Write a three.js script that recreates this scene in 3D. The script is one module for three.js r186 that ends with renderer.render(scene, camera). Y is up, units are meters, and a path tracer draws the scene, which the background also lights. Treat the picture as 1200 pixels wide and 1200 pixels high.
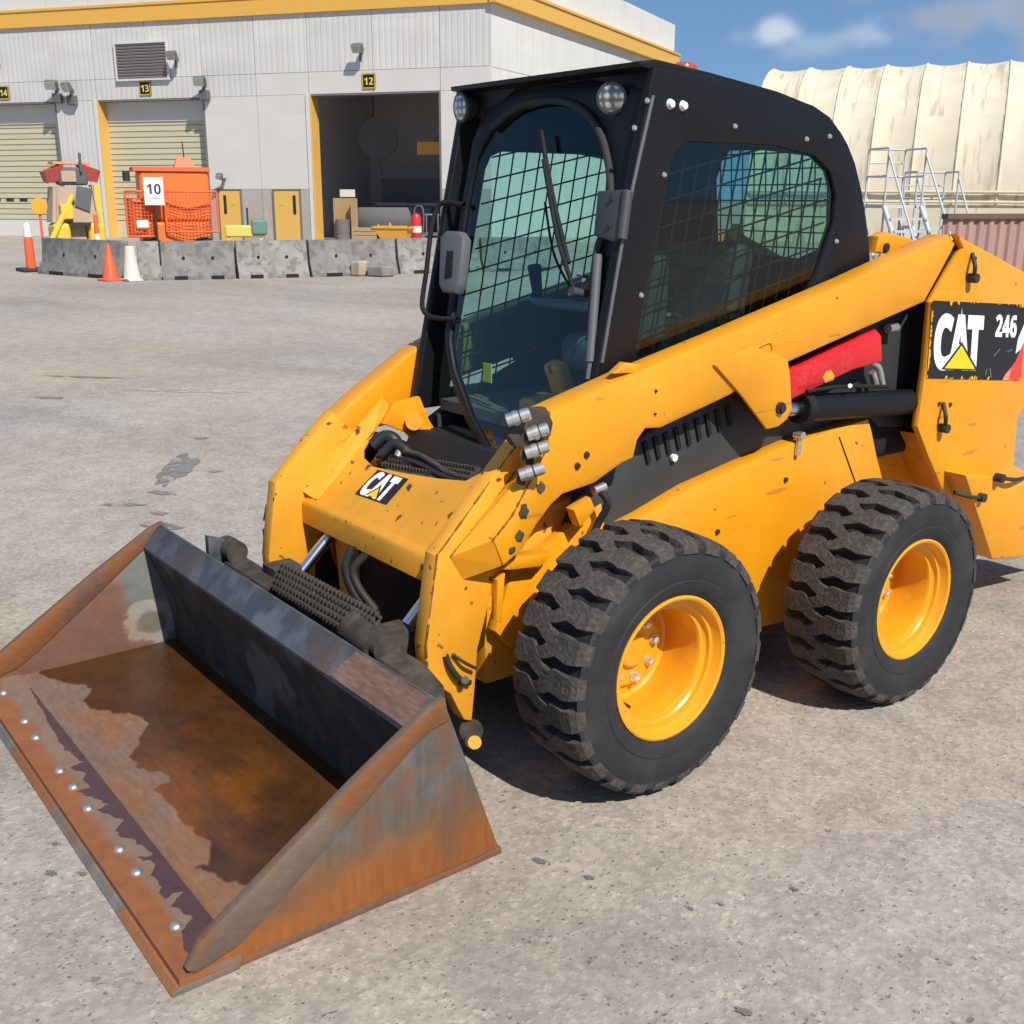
import * as THREE from 'three';
import { mergeGeometries, toCreasedNormals } from 'three/addons/utils/BufferGeometryUtils.js';
import { ConvexGeometry } from 'three/addons/geometries/ConvexGeometry.js';
import { RoundedBoxGeometry } from 'three/addons/geometries/RoundedBoxGeometry.js';

// ---------------------------------------------------------------- camera, sky, sun, exposure
const V = (x, y, z) => new THREE.Vector3(x, y, z);
const scene = new THREE.Scene();
const F = 1281.5, CP = V(2.925, 1.663, 2.071);
const CD = V(-0.764, -0.2742, -0.584).normalize();
const CR = V(0.606, 0.003, -0.795).normalize();
const CU = CR.clone().cross(CD).normalize();
const camera = new THREE.PerspectiveCamera(2 * Math.atan(600 / F) * 180 / Math.PI, 1, 0.05, 1500);
camera.position.copy(CP);
camera.quaternion.setFromRotationMatrix(new THREE.Matrix4().makeBasis(CR, CU, CD.clone().negate()));
camera.updateMatrixWorld();

const renderer = new THREE.WebGLRenderer({ antialias: true });
renderer.setSize(1024, 1024);
renderer.toneMapping = THREE.LinearToneMapping;
renderer.toneMappingExposure = 1.1;
renderer.shadowMap.enabled = true;

const SUN = V(0.68, 0.728, 0.085).normalize();
const sun = new THREE.DirectionalLight(new THREE.Color(1.0, 0.955, 0.88), 4.75);
sun.position.copy(SUN).multiplyScalar(60);
sun.castShadow = true;
sun.shadow.mapSize.set(4096, 4096);
Object.assign(sun.shadow.camera, { left: -60, right: 60, top: 60, bottom: -60, near: 1, far: 160 });
sun.shadow.radius = 1;
scene.add(sun, sun.target);

// ---------------------------------------------------------------- noise
function hash(x, y, s = 0) {
  let h = (x * 374761393 + y * 668265263 + s * 974711) | 0;
  h = Math.imul(h ^ (h >>> 13), 1274126177); h ^= h >>> 16;
  return (h >>> 0) / 4294967296;
}
function vnoise(x, y, s = 0, per = 0) {
  let xi = Math.floor(x), yi = Math.floor(y); const fx = x - xi, fy = y - yi;
  const u = fx * fx * (3 - 2 * fx), v = fy * fy * (3 - 2 * fy);
  let x1 = xi + 1, y1 = yi + 1;
  if (per > 0) { xi = ((xi % per) + per) % per; yi = ((yi % per) + per) % per; x1 = ((x1 % per) + per) % per; y1 = ((y1 % per) + per) % per; }
  const a = hash(xi, yi, s), b = hash(x1, yi, s), c = hash(xi, y1, s), d = hash(x1, y1, s);
  return a + (b - a) * u + (c - a) * v + (a - b - c + d) * u * v;
}
function fbm(x, y, o = 4, s = 0, per = 0) {
  let a = 0, w = 0.5, t = 0;
  for (let i = 0; i < o; i++) { a += w * vnoise(x, y, s + i * 17, per); t += w; x *= 2; y *= 2; per *= 2; w *= 0.5; }
  return a / t;
}
let seed = 7;
const rnd = () => { seed = (seed * 1664525 + 1013904223) >>> 0; return seed / 4294967296; };
const rr = (a, b) => a + (b - a) * rnd();
const lerp = (a, b, t) => a + (b - a) * t;
const sstep = (a, b, x) => { const t = Math.min(1, Math.max(0, (x - a) / (b - a))); return t * t * (3 - 2 * t); };
const mix3 = (a, b, t) => [lerp(a[0], b[0], t), lerp(a[1], b[1], t), lerp(a[2], b[2], t)];

// ---------------------------------------------------------------- sky (air and clouds)
{
  const w = 1536, h = 768, data = new Float32Array(w * h * 4);
  const viewAz = Math.atan2(CD.z, CD.x);
  const puffs = [[12.3, 7.8, 1.1, 0.6, 0.85], [10.8, 7.4, 1.0, 0.4, 0.45], [16.4, 7.5, 1.1, 0.8, 0.5], [14.8, 6.9, 1.8, 0.5, 0.3], [23.4, 8.2, 5.0, 1.3, 1.1], [23.5, 9.7, 6.5, 1.6, 1.2], [28, 9.0, 6, 2.5, 1.0]];
  for (let j = 0; j < h; j++) {
    const el = (j + 0.5) / h * Math.PI - Math.PI / 2;
    for (let i = 0; i < w; i++) {
      const az = (i + 0.5) / w * Math.PI * 2 - Math.PI;
      const e = Math.max(0, Math.sin(el));
      const hz = Math.exp(-e * 5.2);
      let c = mix3([0.055, 0.15, 0.36], [0.28, 0.47, 0.72], hz);
      const sd = Math.max(0, Math.cos(el) * Math.cos(az) * SUN.x + Math.sin(el) * SUN.y + Math.cos(el) * Math.sin(az) * SUN.z);
      const glow = 0.22 * Math.pow(sd, 12);
      c = [c[0] + glow, c[1] + glow, c[2] + glow];
      if (el > 0.002) {
        // relative angle from the view axis in degrees, for the clouds that show
        let ra = (az - viewAz) * 180 / Math.PI; if (ra > 180) ra -= 360; if (ra < -180) ra += 360;
        const ed = el * 180 / Math.PI;
        const seen = Math.abs(ra) < 45 && ed < 24, n = seen ? fbm(ra * 0.55 + 40, ed * 1.1 + 7, 5, 3) : 0.5;
        let cl = 0, sh = 0;
        if (seen) for (const [pa, pe, sa, se, k] of puffs) {
          const d = Math.hypot((ra - pa) / sa, (ed - pe) / se);
          const m = sstep(1.25, 0.3, d + (n - 0.5) * 2.0) * k;
          if (m > cl) { cl = Math.min(1, m); sh = pa > 20 ? 1 : 0; }
        }
        const g = fbm(ra * 0.07 + 11, ed * 0.14 + 5, 4, 9);
        const broad = sstep(0.55, 0.72, g) * 0.4 * sstep(1, 9, ed) * sstep(26, 45, Math.abs(ra));
        const cc = mix3(sh ? [0.30, 0.37, 0.49] : [0.60, 0.66, 0.76], [0.34, 0.44, 0.60], sstep(0.45, 0.75, n));
        c = mix3(c, cc, cl);
        c = mix3(c, [0.66, 0.70, 0.78], broad);
      } else c = [0.25, 0.25, 0.25];
      const o = (j * w + i) * 4;
      data[o] = c[0]; data[o + 1] = c[1]; data[o + 2] = c[2]; data[o + 3] = 1;
    }
  }
  const t = new THREE.DataTexture(data, w, h, THREE.RGBAFormat, THREE.FloatType);
  t.mapping = THREE.EquirectangularReflectionMapping; t.magFilter = THREE.LinearFilter; t.minFilter = THREE.LinearFilter;
  t.needsUpdate = true;
  scene.background = t; scene.environment = t;
}

// ---------------------------------------------------------------- pixel -> ray, then onto a known plane (pixels of the 1200 px photograph)
const ray = (px, py) => CD.clone().addScaledVector(CR, (px - 600) / F).addScaledVector(CU, -(py - 600) / F);
function onAxis(k, v, px, py) { const r = ray(px, py); return CP.clone().addScaledVector(r, (v - CP[k]) / r[k]); }
const X = (x, px, py) => onAxis('x', x, px, py), Y = (y, px, py) => onAxis('y', y, px, py), Z = (z, px, py) => onAxis('z', z, px, py);
function onPlane(p0, n, px, py) { const r = ray(px, py); return CP.clone().addScaledVector(r, p0.clone().sub(CP).dot(n) / r.dot(n)); }
function atD(px, py, D) { const r = ray(px, py); return CP.clone().addScaledVector(r, D / Math.hypot(r.x, r.z)); }
const XX = (x, list) => list.map(([a, b]) => X(x, a, b));
const mir = (pts, s) => pts.map((p) => V(p.x * s, p.y, p.z));
const YZ = (x, list) => list.map(([y, z]) => V(x, y, z));

// ---------------------------------------------------------------- helpers
const used = {};
function numbered(n) { if (!(n in used)) { used[n] = 0; return n; } used[n]++; return n + '_' + String(used[n]).padStart(3, '0'); }
function boxUV(g) {
  if (g.index) g = g.toNonIndexed();
  const p = g.attributes.position, uv = new Float32Array(p.count * 2), a = V(), b = V(), c = V();
  for (let i = 0; i < p.count; i += 3) {
    a.fromBufferAttribute(p, i); b.fromBufferAttribute(p, i + 1); c.fromBufferAttribute(p, i + 2);
    const n = b.clone().sub(a).cross(c.clone().sub(a));
    const ax = Math.abs(n.x), ay = Math.abs(n.y), az = Math.abs(n.z);
    [a, b, c].forEach((q, k) => {
      let u, v;
      if (ax >= ay && ax >= az) { u = q.z; v = q.y; } else if (ay >= az) { u = q.x; v = q.z; } else { u = q.x; v = q.y; }
      uv[(i + k) * 2] = u; uv[(i + k) * 2 + 1] = v;
    });
  }
  g.setAttribute('uv', new THREE.BufferAttribute(uv, 2));
  return g;
}
function clean(g) { g = g.index ? g.toNonIndexed() : g; for (const k of Object.keys(g.attributes)) if (!['position', 'normal', 'uv'].includes(k)) g.deleteAttribute(k); if (!g.attributes.uv) g.setAttribute('uv', new THREE.BufferAttribute(new Float32Array(g.attributes.position.count * 2), 2)); if (!g.attributes.normal) g.computeVertexNormals(); return g; }
const merge = (list) => list.length === 1 ? list[0] : mergeGeometries(list.map(clean));
function mesh(name, geo, mat, parent, keepUV) {
  if (Array.isArray(geo)) geo = merge(geo);
  if (!keepUV) geo = boxUV(geo);
  const m = new THREE.Mesh(geo, mat); m.name = name; m.castShadow = m.receiveShadow = true;
  if (parent) parent.add(m);
  return m;
}
function grp(name, parent) { const g = new THREE.Group(); g.name = name; if (parent) parent.add(g); return g; }
function thing(name, label, category, group, pos, turn = 0) {
  const g = new THREE.Group(); g.name = numbered(name); g.userData = { label, category }; if (group) g.userData.group = group;
  if (pos) g.position.copy(pos); g.rotation.y = turn; scene.add(g); return g;
}
function frameOf(pts, back) {
  const n = V();
  for (let i = 0; i < pts.length; i++) { const a = pts[i], b = pts[(i + 1) % pts.length]; n.x += (a.y - b.y) * (a.z + b.z); n.y += (a.z - b.z) * (a.x + b.x); n.z += (a.x - b.x) * (a.y + b.y); }
  n.normalize(); if (n.dot(back) > 0) n.negate();
  let ref = Math.abs(n.y) > 0.8 ? V(0, 0, 1) : V(0, 1, 0);
  const ey = ref.addScaledVector(n, -ref.dot(n)).normalize(), ex = ey.clone().cross(n).normalize();
  return { n, ex, ey, o: pts[0] };
}
// a solid plate: outline pts (outer face), thickness th towards `back`, edges chamfered
function plate(pts, th, back, { bevel = 0.004, holes = [] } = {}) {
  const f = frameOf(pts, back), to2 = (p) => { const d = p.clone().sub(f.o); return new THREE.Vector2(d.dot(f.ex), d.dot(f.ey)); };
  let p2 = pts.map(to2); if (THREE.ShapeUtils.area(p2) < 0) p2.reverse();
  const sh = new THREE.Shape(p2);
  for (const h of holes) { let q = h.map(to2); if (THREE.ShapeUtils.area(q) > 0) q.reverse(); sh.holes.push(new THREE.Path(q)); }
  bevel = Math.min(bevel, th * 0.45);
  let g = new THREE.ExtrudeGeometry(sh, { depth: th - 2 * bevel, bevelEnabled: bevel > 0, bevelThickness: bevel, bevelSize: bevel, bevelOffset: -bevel, bevelSegments: 2, steps: 1, curveSegments: 6 });
  g.translate(0, 0, -(th - bevel));
  g.applyMatrix4(new THREE.Matrix4().makeBasis(f.ex, f.ey, f.n).setPosition(f.o));
  return toCreasedNormals(g, 0.6);
}
function pane(pts) {                                             // a sheet of glass
  const f = frameOf(pts, V(0, 0, -1)), p2 = pts.map((p) => { const d = p.clone().sub(f.o); return new THREE.Vector2(d.dot(f.ex), d.dot(f.ey)); });
  if (THREE.ShapeUtils.area(p2) < 0) p2.reverse();
  const g = new THREE.ShapeGeometry(new THREE.Shape(p2)); g.applyMatrix4(new THREE.Matrix4().makeBasis(f.ex, f.ey, f.n).setPosition(f.o)); return g;
}
function flat(pts, off = 0, back = V(0, 0, -1)) {                 // thin printed sheet, uv 0..1 over a quad (order: TL, TR, BR, BL)
  const f = frameOf(pts, back), q = pts.map((p) => p.clone().addScaledVector(f.n, off)), g = new THREE.BufferGeometry();
  const P = [], UV = [], N = 8, b = (u, v) => q[0].clone().multiplyScalar((1 - u) * (1 - v)).addScaledVector(q[1], u * (1 - v)).addScaledVector(q[2], u * v).addScaledVector(q[3], (1 - u) * v);
  for (let i = 0; i < N; i++) for (let j = 0; j < N; j++) for (const [a, c] of [[0, 0], [0, 1], [1, 1], [0, 0], [1, 1], [1, 0]]) { const u = (i + a) / N, v = (j + c) / N, p = b(u, v); P.push(p.x, p.y, p.z); UV.push(u, 1 - v); }
  g.setAttribute('position', new THREE.Float32BufferAttribute(P, 3)); g.setAttribute('uv', new THREE.Float32BufferAttribute(UV, 2)); g.computeVertexNormals();
  return g;
}
const box = (w, h, d, x = 0, y = 0, z = 0, ry = 0, rx = 0, rz = 0) => { const g = new THREE.BoxGeometry(w, h, d).toNonIndexed(); if (rx) g.rotateX(rx); if (rz) g.rotateZ(rz); if (ry) g.rotateY(ry); g.translate(x, y, z); return g; };
const rbox = (w, h, d, x, y, z, r = 0.01, ry = 0, rx = 0, rz = 0) => { const g = new RoundedBoxGeometry(w, h, d, 2, Math.min(r, w / 2.01, h / 2.01, d / 2.01)); if (rx) g.rotateX(rx); if (rz) g.rotateZ(rz); if (ry) g.rotateY(ry); g.translate(x, y, z); return clean(g); };
function cyl(a, b, r, r2 = r, seg = 16) {
  const d = b.clone().sub(a), L = d.length(), g = new THREE.CylinderGeometry(r2, r, L, seg);
  g.applyQuaternion(new THREE.Quaternion().setFromUnitVectors(V(0, 1, 0), d.divideScalar(L))); g.translate((a.x + b.x) / 2, (a.y + b.y) / 2, (a.z + b.z) / 2);
  return clean(g);
}
function tube(pts, r, seg = 24, rad = 8, closed = false, tension = 0.5) { return clean(new THREE.TubeGeometry(new THREE.CatmullRomCurve3(pts, closed, 'catmullrom', tension), seg, r, rad, closed)); }
const hull = (pts) => clean(new ConvexGeometry(pts));
function lathe(profile, seg = 48) {     // profile: [radius, axial] ; axis along x
  const g = new THREE.LatheGeometry(profile.map(([r, a]) => new THREE.Vector2(r, a)), seg); g.rotateZ(-Math.PI / 2); return toCreasedNormals(clean(g), 0.5);
}

// ---------------------------------------------------------------- textures and materials
function tex(w, h, fn, { srgb = true, rep = 1, rx, ry } = {}) {
  const d = new Uint8Array(w * h * 4);
  for (let j = 0; j < h; j++) for (let i = 0; i < w; i++) { const c = fn(i / w, j / h, i, j), o = (j * w + i) * 4; d[o] = c[0]; d[o + 1] = c[1]; d[o + 2] = c[2]; d[o + 3] = c.length > 3 ? c[3] : 255; }
  const t = new THREE.DataTexture(d, w, h); t.wrapS = t.wrapT = THREE.RepeatWrapping; t.magFilter = THREE.LinearFilter; t.minFilter = THREE.LinearFilter;
  if (srgb) t.colorSpace = THREE.SRGBColorSpace; t.repeat.set(rx ?? rep, ry ?? rep); t.needsUpdate = true; return t;
}
const g3 = (v) => { const k = Math.max(0, Math.min(255, v)); return [k, k, k]; };
const clampC = (c) => c.map((v) => Math.max(0, Math.min(255, v)));
const lin = (r, g, b) => new THREE.Color().setRGB(r, g, b);
const std = (o) => new THREE.MeshStandardMaterial(o);
const phy = (o) => new THREE.MeshPhysicalMaterial(o);

// chips and grime on paint: list of blobs on a tile
function paintTex(base, dark, chips, rmin, rmax, mott, sd) {
  const N = 512, m = new Float32Array(N * N), keep = seed; seed = sd;
  for (let k = 0; k < chips; k++) {
    const cx = rnd() * N, cy = rnd() * N, r = lerp(rmin, rmax, Math.pow(rnd(), 2.5)), st = rr(0.6, 1.9), an = rnd() * 6.3, al = rr(0.45, 1);
    const R = Math.ceil(r * 2.2);
    for (let j = -R; j <= R; j++) for (let i = -R; i <= R; i++) {
      const u = (i * Math.cos(an) + j * Math.sin(an)) / st, v = (-i * Math.sin(an) + j * Math.cos(an)) * st;
      const d = Math.hypot(u, v) / r + (vnoise((cx + i) * 0.5, (cy + j) * 0.5, k) - 0.5) * 0.9;
      if (d < 1) { const o = ((Math.floor(cy + j) + N) % N) * N + ((Math.floor(cx + i) + N) % N); m[o] = Math.max(m[o], al * sstep(1, 0.7, d)); }
    }
  }
  seed = keep;
  return tex(N, N, (u, v, i, j) => {
    const n = fbm(u * 4, v * 4, 6, sd, 4) - 0.5, f = hash(i, j, sd) - 0.5;
    const streak = fbm(u * 48, v * 3, 3, sd + 3, 0) - 0.5, dust = sstep(0.50, 0.78, fbm(u * 6, v * 6, 6, sd + 5, 6)) * sstep(0.3, 0.6, vnoise(u * 128, v * 128, sd, 128));
    const k = 1 + n * mott + streak * mott * 0.18 + f * 0.02;
    const scuff = sstep(0.80, 0.84, fbm(u * 5, v * 40, 3, sd + 7, 0)) * 0.5;
    let c = mix3(base.map((q) => q * k), [206, 176, 122], dust * 0.16);
    c = mix3(c, [150, 112, 60], scuff);
    return clampC(mix3(c, dark, m[j * N + i]));
  }, { rep: 0.9 });
}
const M = {};
const YEL = [224, 149, 18];
M.yellow = phy({ map: paintTex(YEL, [84, 58, 30], 22, 0.6, 3.4, 0.14, 11), roughness: 0.42, clearcoat: 0.25, clearcoatRoughness: 0.35 });
M.yellowWorn = phy({ map: paintTex([224, 154, 36], [66, 47, 30], 200, 0.8, 6.5, 0.24, 21), roughness: 0.55, clearcoat: 0.1, clearcoatRoughness: 0.5 });
M.rimYellow = phy({ map: paintTex([228, 156, 24], [104, 70, 30], 80, 0.7, 4, 0.26, 31), roughness: 0.38, clearcoat: 0.3, clearcoatRoughness: 0.3 });
M.grime = std({ map: tex(256, 256, (u, v, i, j) => { const n = fbm(u * 12, v * 12, 5, 5, 12); return mix3([34, 30, 27], [104, 92, 80], n * 0.9 + (hash(i, j) - 0.5) * 0.2); }, { rep: 2 }), roughness: 0.9 });
M.blackPaint = phy({ color: lin(0.007, 0.0075, 0.009), roughness: 0.5, specularIntensity: 0.55, clearcoat: 0.08, clearcoatRoughness: 0.25, bumpMap: tex(256, 256, (u, v) => g3(255 * fbm(u * 60, v * 60, 2, 8, 60)), { srgb: false, rep: 4 }), bumpScale: 0.0006 });
M.blackMatte = phy({ color: lin(0.013, 0.013, 0.014), roughness: 0.75, specularIntensity: 0.6 });
M.darkCover = std({ map: tex(256, 256, (u, v, i, j) => { const n = fbm(u * 6, v * 6, 5, 6, 6); return clampC([44 + n * 16, 47 + n * 15, 47 + n * 14]); }, { rep: 1 }), roughness: 0.6 });
M.plastic = std({ color: lin(0.055, 0.058, 0.063), roughness: 0.55 });
M.greyPlastic = std({ color: lin(0.11, 0.115, 0.125), roughness: 0.5 });
M.rubberSeal = std({ color: lin(0.03, 0.03, 0.032), roughness: 0.8 });
M.hose = std({ color: lin(0.018, 0.018, 0.02), roughness: 0.5 });
M.wornEdge = std({ map: tex(128, 128, (u, v) => mix3([88, 60, 34], [150, 110, 56], fbm(u * 9, v * 9, 4, 3, 9)), { rep: 6 }), roughness: 0.85 });
M.chrome = std({ color: lin(0.75, 0.75, 0.74), metalness: 1, roughness: 0.22 });
M.zinc = std({ color: lin(0.72, 0.70, 0.65), metalness: 0.9, roughness: 0.4 });
M.boltBlack = std({ color: lin(0.03, 0.025, 0.02), roughness: 0.6 });
M.whiteCap = std({ color: lin(0.8, 0.8, 0.8), roughness: 0.4 });
M.red = phy({ map: paintTex([205, 26, 34], [230, 170, 40], 14, 1, 9, 0.12, 41), roughness: 0.45, clearcoat: 0.2 });
M.tyreSide = std({ map: tex(512, 512, (u, v, i, j) => { const n = fbm(u * 14, v * 14, 5, 3, 14), d = sstep(0.52, 0.8, fbm(u * 5, v * 5, 4, 13, 5)); return clampC(mix3([31 + n * 12, 32 + n * 12, 34 + n * 12], [84, 79, 74], d * 0.3).map((c) => c + (hash(i, j) - 0.5) * 8)); }, { rep: 1.5 }), roughness: 0.78, bumpMap: tex(256, 256, (u, v) => g3(255 * fbm(u * 40, v * 40, 3, 4, 40)), { srgb: false, rep: 3 }), bumpScale: 0.0012 });
M.tyreTread = std({ map: tex(512, 512, (u, v, i, j) => { const n = fbm(u * 10, v * 10, 5, 23, 10), d = sstep(0.4, 0.75, fbm(u * 34, v * 34, 4, 33, 34)); return clampC(mix3([52 + n * 20, 49 + n * 19, 46 + n * 18], [104, 96, 88], d * 0.48).map((c) => c + (hash(i, j) - 0.5) * 14)); }, { rep: 3 }), roughness: 0.86, bumpMap: tex(256, 256, (u, v) => g3(255 * fbm(u * 26, v * 26, 4, 44, 26)), { srgb: false, rep: 5 }), bumpScale: 0.003 });
M.tyreBase = std({ map: tex(256, 256, (u, v, i, j) => { const n = fbm(u * 12, v * 12, 5, 51, 12); return clampC([22 + n * 26, 20 + n * 24, 18 + n * 22]); }, { rep: 3 }), roughness: 0.95 });
const glassTint = (r, g, b) => phy({ color: lin(r, g, b), transmission: 1, thickness: 0, roughness: 0.02, ior: 1.5, side: THREE.DoubleSide });
M.windshield = glassTint(0.74, 0.92, 0.90);
M.sideGlass = glassTint(0.44, 0.68, 0.64);
M.lens = phy({ map: tex(128, 128, (u, v) => { const a = Math.hypot(((u * 4) % 1) - 0.5, ((v * 4) % 1) - 0.5), n = vnoise(u * 30, v * 30, 3, 30); return g3(lerp(235, 120, sstep(0.2, 0.5, a)) * (0.8 + 0.25 * n)); }, { rep: 10 }), roughness: 0.15, metalness: 0.5, clearcoat: 1, clearcoatRoughness: 0.05 });
M.amber = phy({ color: lin(0.75, 0.13, 0.03), roughness: 0.2, transmission: 0.4, thickness: 0.0, clearcoat: 0.6 });

// rusty steel: blends of dark mill scale, brown rust, orange rust, bare grey
function rustTex(N, sd, fn, rep = 1) { return tex(N, N, (u, v, i, j) => { const a = fbm(u * 5, v * 5, 6, sd, 5), b = fbm(u * 14, v * 14, 5, sd + 5, 14), c = hash(i, j, sd) - 0.5, st = fbm(u * 40, v * 4, 3, sd + 9, 0); return clampC(fn(a, b, st, u, v).map((x) => x * (1 + c * 0.12))); }, { rep }); }
const bump4 = tex(512, 512, (u, v) => g3(255 * fbm(u * 30, v * 30, 5, 77, 30)), { srgb: false, rep: 2 });
M.steelDark = std({ map: rustTex(512, 101, (a, b) => mix3(mix3([68, 71, 76], [94, 97, 102], sstep(0.4, 0.75, b)), [92, 74, 64], sstep(0.58, 0.78, a) * 0.6)), roughness: 0.62, metalness: 0.15, bumpMap: bump4, bumpScale: 0.002 });
M.steelBlack = std({ map: rustTex(512, 131, (a, b) => mix3(mix3([36, 33, 33], [56, 51, 50], sstep(0.4, 0.7, b)), [104, 104, 102], sstep(0.60, 0.74, a) * 0.55)), roughness: 0.85, metalness: 0.0, bumpMap: bump4, bumpScale: 0.002 });
M.steelWorn = std({ map: rustTex(512, 161, (a, b, s) => mix3(mix3([122, 106, 92], [158, 140, 120], s), [136, 84, 48], sstep(0.45, 0.6, a))), roughness: 0.6, metalness: 0.2, bumpMap: bump4, bumpScale: 0.003 });
M.rustPlate = std({ map: rustTex(512, 191, (a, b, s) => mix3(mix3([98, 70, 56], [120, 88, 72], s), [130, 80, 42], sstep(0.48, 0.70, a))), roughness: 0.8, bumpMap: bump4, bumpScale: 0.002 });
M.rustOrange = std({ map: rustTex(512, 211, (a, b, s) => mix3(mix3([168, 92, 42], [190, 118, 62], b), [112, 66, 44], sstep(0.55, 0.72, a))), roughness: 0.85, bumpMap: bump4, bumpScale: 0.002 });
M.rustEdge = std({ map: rustTex(512, 231, (a, b, s) => mix3(mix3([96, 90, 84], [130, 122, 112], b), [142, 92, 58], sstep(0.42, 0.62, a))), roughness: 0.7, metalness: 0.2, bumpMap: bump4, bumpScale: 0.003 });

// ---------------------------------------------------------------- ground
const FRONT_Z = 0, REAR_Z = -1.141;
function gh(x, z) { return (0.022 * Math.exp(-Math.pow(z / 0.42, 2)) - 0.023 * Math.exp(-Math.pow((z + 1.14) / 0.6, 2))) * Math.exp(-Math.pow(x / 2.2, 4)); }
{
  const axis = (a, b) => { const r = [], mid = []; for (let v = a; v <= b + 1e-6; v += 0.07) mid.push(v); let s = 0.09, v = a; const lo = []; while (v > -700) { v -= s; s *= 1.09; lo.push(v); } lo.reverse(); s = 0.09; v = b; const hi = []; while (v < 700) { v += s; s *= 1.09; hi.push(v); } return [...lo, ...mid, ...hi]; };
  const xs = axis(-3.2, 2.6), zs = axis(-3, 2.6), nx = xs.length, nz = zs.length;
  const P = new Float32Array(nx * nz * 3), UV = new Float32Array(nx * nz * 2), CO = new Float32Array(nx * nz * 3), I = [];
  for (let j = 0; j < nz; j++) for (let i = 0; i < nx; i++) {
    const o = j * nx + i, x = xs[i], z = zs[j];
    P.set([x, gh(x, z), z], o * 3); UV.set([x / 2.6, z / 2.6], o * 2);
    const a = fbm(x * 0.35 + 50, z * 0.35 + 50, 5, 61) - 0.5, b = fbm(x * 1.6 + 9, z * 1.6, 4, 71) - 0.5, t = fbm(x * 0.7 + 30, z * 0.22 + 20, 4, 81) - 0.5;
    const tw = Math.abs(((x * 0.35 + z * 0.94 + 0.5 * vnoise(x * 0.2, z * 0.2, 5)) % 3.1 + 3.1) % 3.1 - 1.2), track = sstep(0.34, 0.20, tw + (b) * 0.5) * sstep(0.42, 0.62, fbm(x * 0.3 + 70, z * 0.3, 3, 97));
    const k = 0.47 * (1 - track * 0.13) * (1 + a * 0.30 + b * 0.20 + t * 0.26), w = fbm(x * 0.5 + 3, z * 0.5, 3, 91) - 0.5;
    CO.set([k * (1.04 + w * 0.10), k * (0.905 + w * 0.02), k * (0.755 - w * 0.14)], o * 3);
    if (i < nx - 1 && j < nz - 1) I.push(o, o + nx, o + 1, o + 1, o + nx, o + nx + 1);
  }
  const g = new THREE.BufferGeometry();
  g.setAttribute('position', new THREE.BufferAttribute(P, 3)); g.setAttribute('uv', new THREE.BufferAttribute(UV, 2)); g.setAttribute('color', new THREE.BufferAttribute(CO, 3)); g.setIndex(I); g.computeVertexNormals();
  const N = 1536, pit = new Float32Array(N * N), lite = new Float32Array(N * N), keep = seed; seed = 99;
  const blob = (arr, n, r0, r1, pw) => { for (let k = 0; k < n; k++) { const cx = rnd() * N, cy = rnd() * N, r = lerp(r0, r1, Math.pow(rnd(), pw)), al = rr(0.3, 1), sx = rr(0.7, 1.5), R = Math.ceil(r * 1.6); for (let j = -R; j <= R; j++) for (let i = -R; i <= R; i++) { const d = Math.hypot(i / sx, j * sx) / r + (vnoise((cx + i) * 0.35, (cy + j) * 0.35, k & 31) - 0.5) * 0.9; if (d < 1) { const o = ((Math.floor(cy + j) + N) % N) * N + ((Math.floor(cx + i) + N) % N); arr[o] = Math.max(arr[o], al * sstep(1, 0.55, d)); } } } };
  blob(pit, 9000, 1.0, 3.6, 3); blob(pit, 130, 3, 7, 2.6); blob(lite, 15000, 1.4, 6.5, 2);
  seed = keep;
  const val = new Float32Array(N * N);
  const map = tex(N, N, (u, v, i, j) => {
    const o = j * N + i, n = fbm(u * 150, v * 150, 3, 5, 150) - 0.5, m = fbm(u * 26, v * 26, 4, 15, 26) - 0.5;
    let k = 0.86 + n * 0.20 + m * 0.13 + lite[o] * 0.09 - pit[o] * 0.18 + (hash(i, j, 3) - 0.5) * 0.05;
    val[o] = 0.5 + n * 0.5 + m * 0.25 + lite[o] * 0.25 - pit[o] * 0.5; k *= 255;
    return clampC([k, k * (1 + m * 0.015), k * (1 - lite[o] * 0.015)]);
  });
  const bm = tex(N, N, (u, v, i, j) => g3(255 * val[j * N + i]), { srgb: false });
  const gm = mesh('ground', g, std({ map, vertexColors: true, roughness: 0.93, bumpMap: bm, bumpScale: 0.005 }), scene, true);
  gm.userData = { kind: 'structure', label: 'pale grey worn concrete yard with pits and stains', category: 'ground' };
  // spilled oil marks: thin films on the concrete
  const soak = tex(256, 256, (u, v) => g3(255 * Math.min(1, 0.12 + 0.95 * sstep(0.30, 0.62, fbm(u * 8, v * 8, 5, 55, 8)))), { srgb: false, rep: 2.2 });
  const stainMat = (r, gg, b) => std({ color: lin(r, gg, b), roughness: 0.7, transparent: true, alphaMap: soak });
  const stain = (c, rx, rz, turn, mat, sd) => { const pts = []; for (let k = 0; k < 40; k++) { const a = k / 40 * 6.2832, q = 0.35 + 1.3 * fbm(Math.cos(a) * 2.6 + sd * 7, Math.sin(a) * 2.6, 4, sd); const lx = Math.cos(a) * rx * q, lz = Math.sin(a) * rz * q; pts.push(new THREE.Vector2(lx * Math.cos(turn) - lz * Math.sin(turn), lx * Math.sin(turn) + lz * Math.cos(turn))); } const s = new THREE.ShapeGeometry(new THREE.Shape(pts)); s.rotateX(-Math.PI / 2); s.translate(c.x, gh(c.x, c.z) + 0.004, c.z); mesh('stain', s, mat, gm); };
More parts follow.
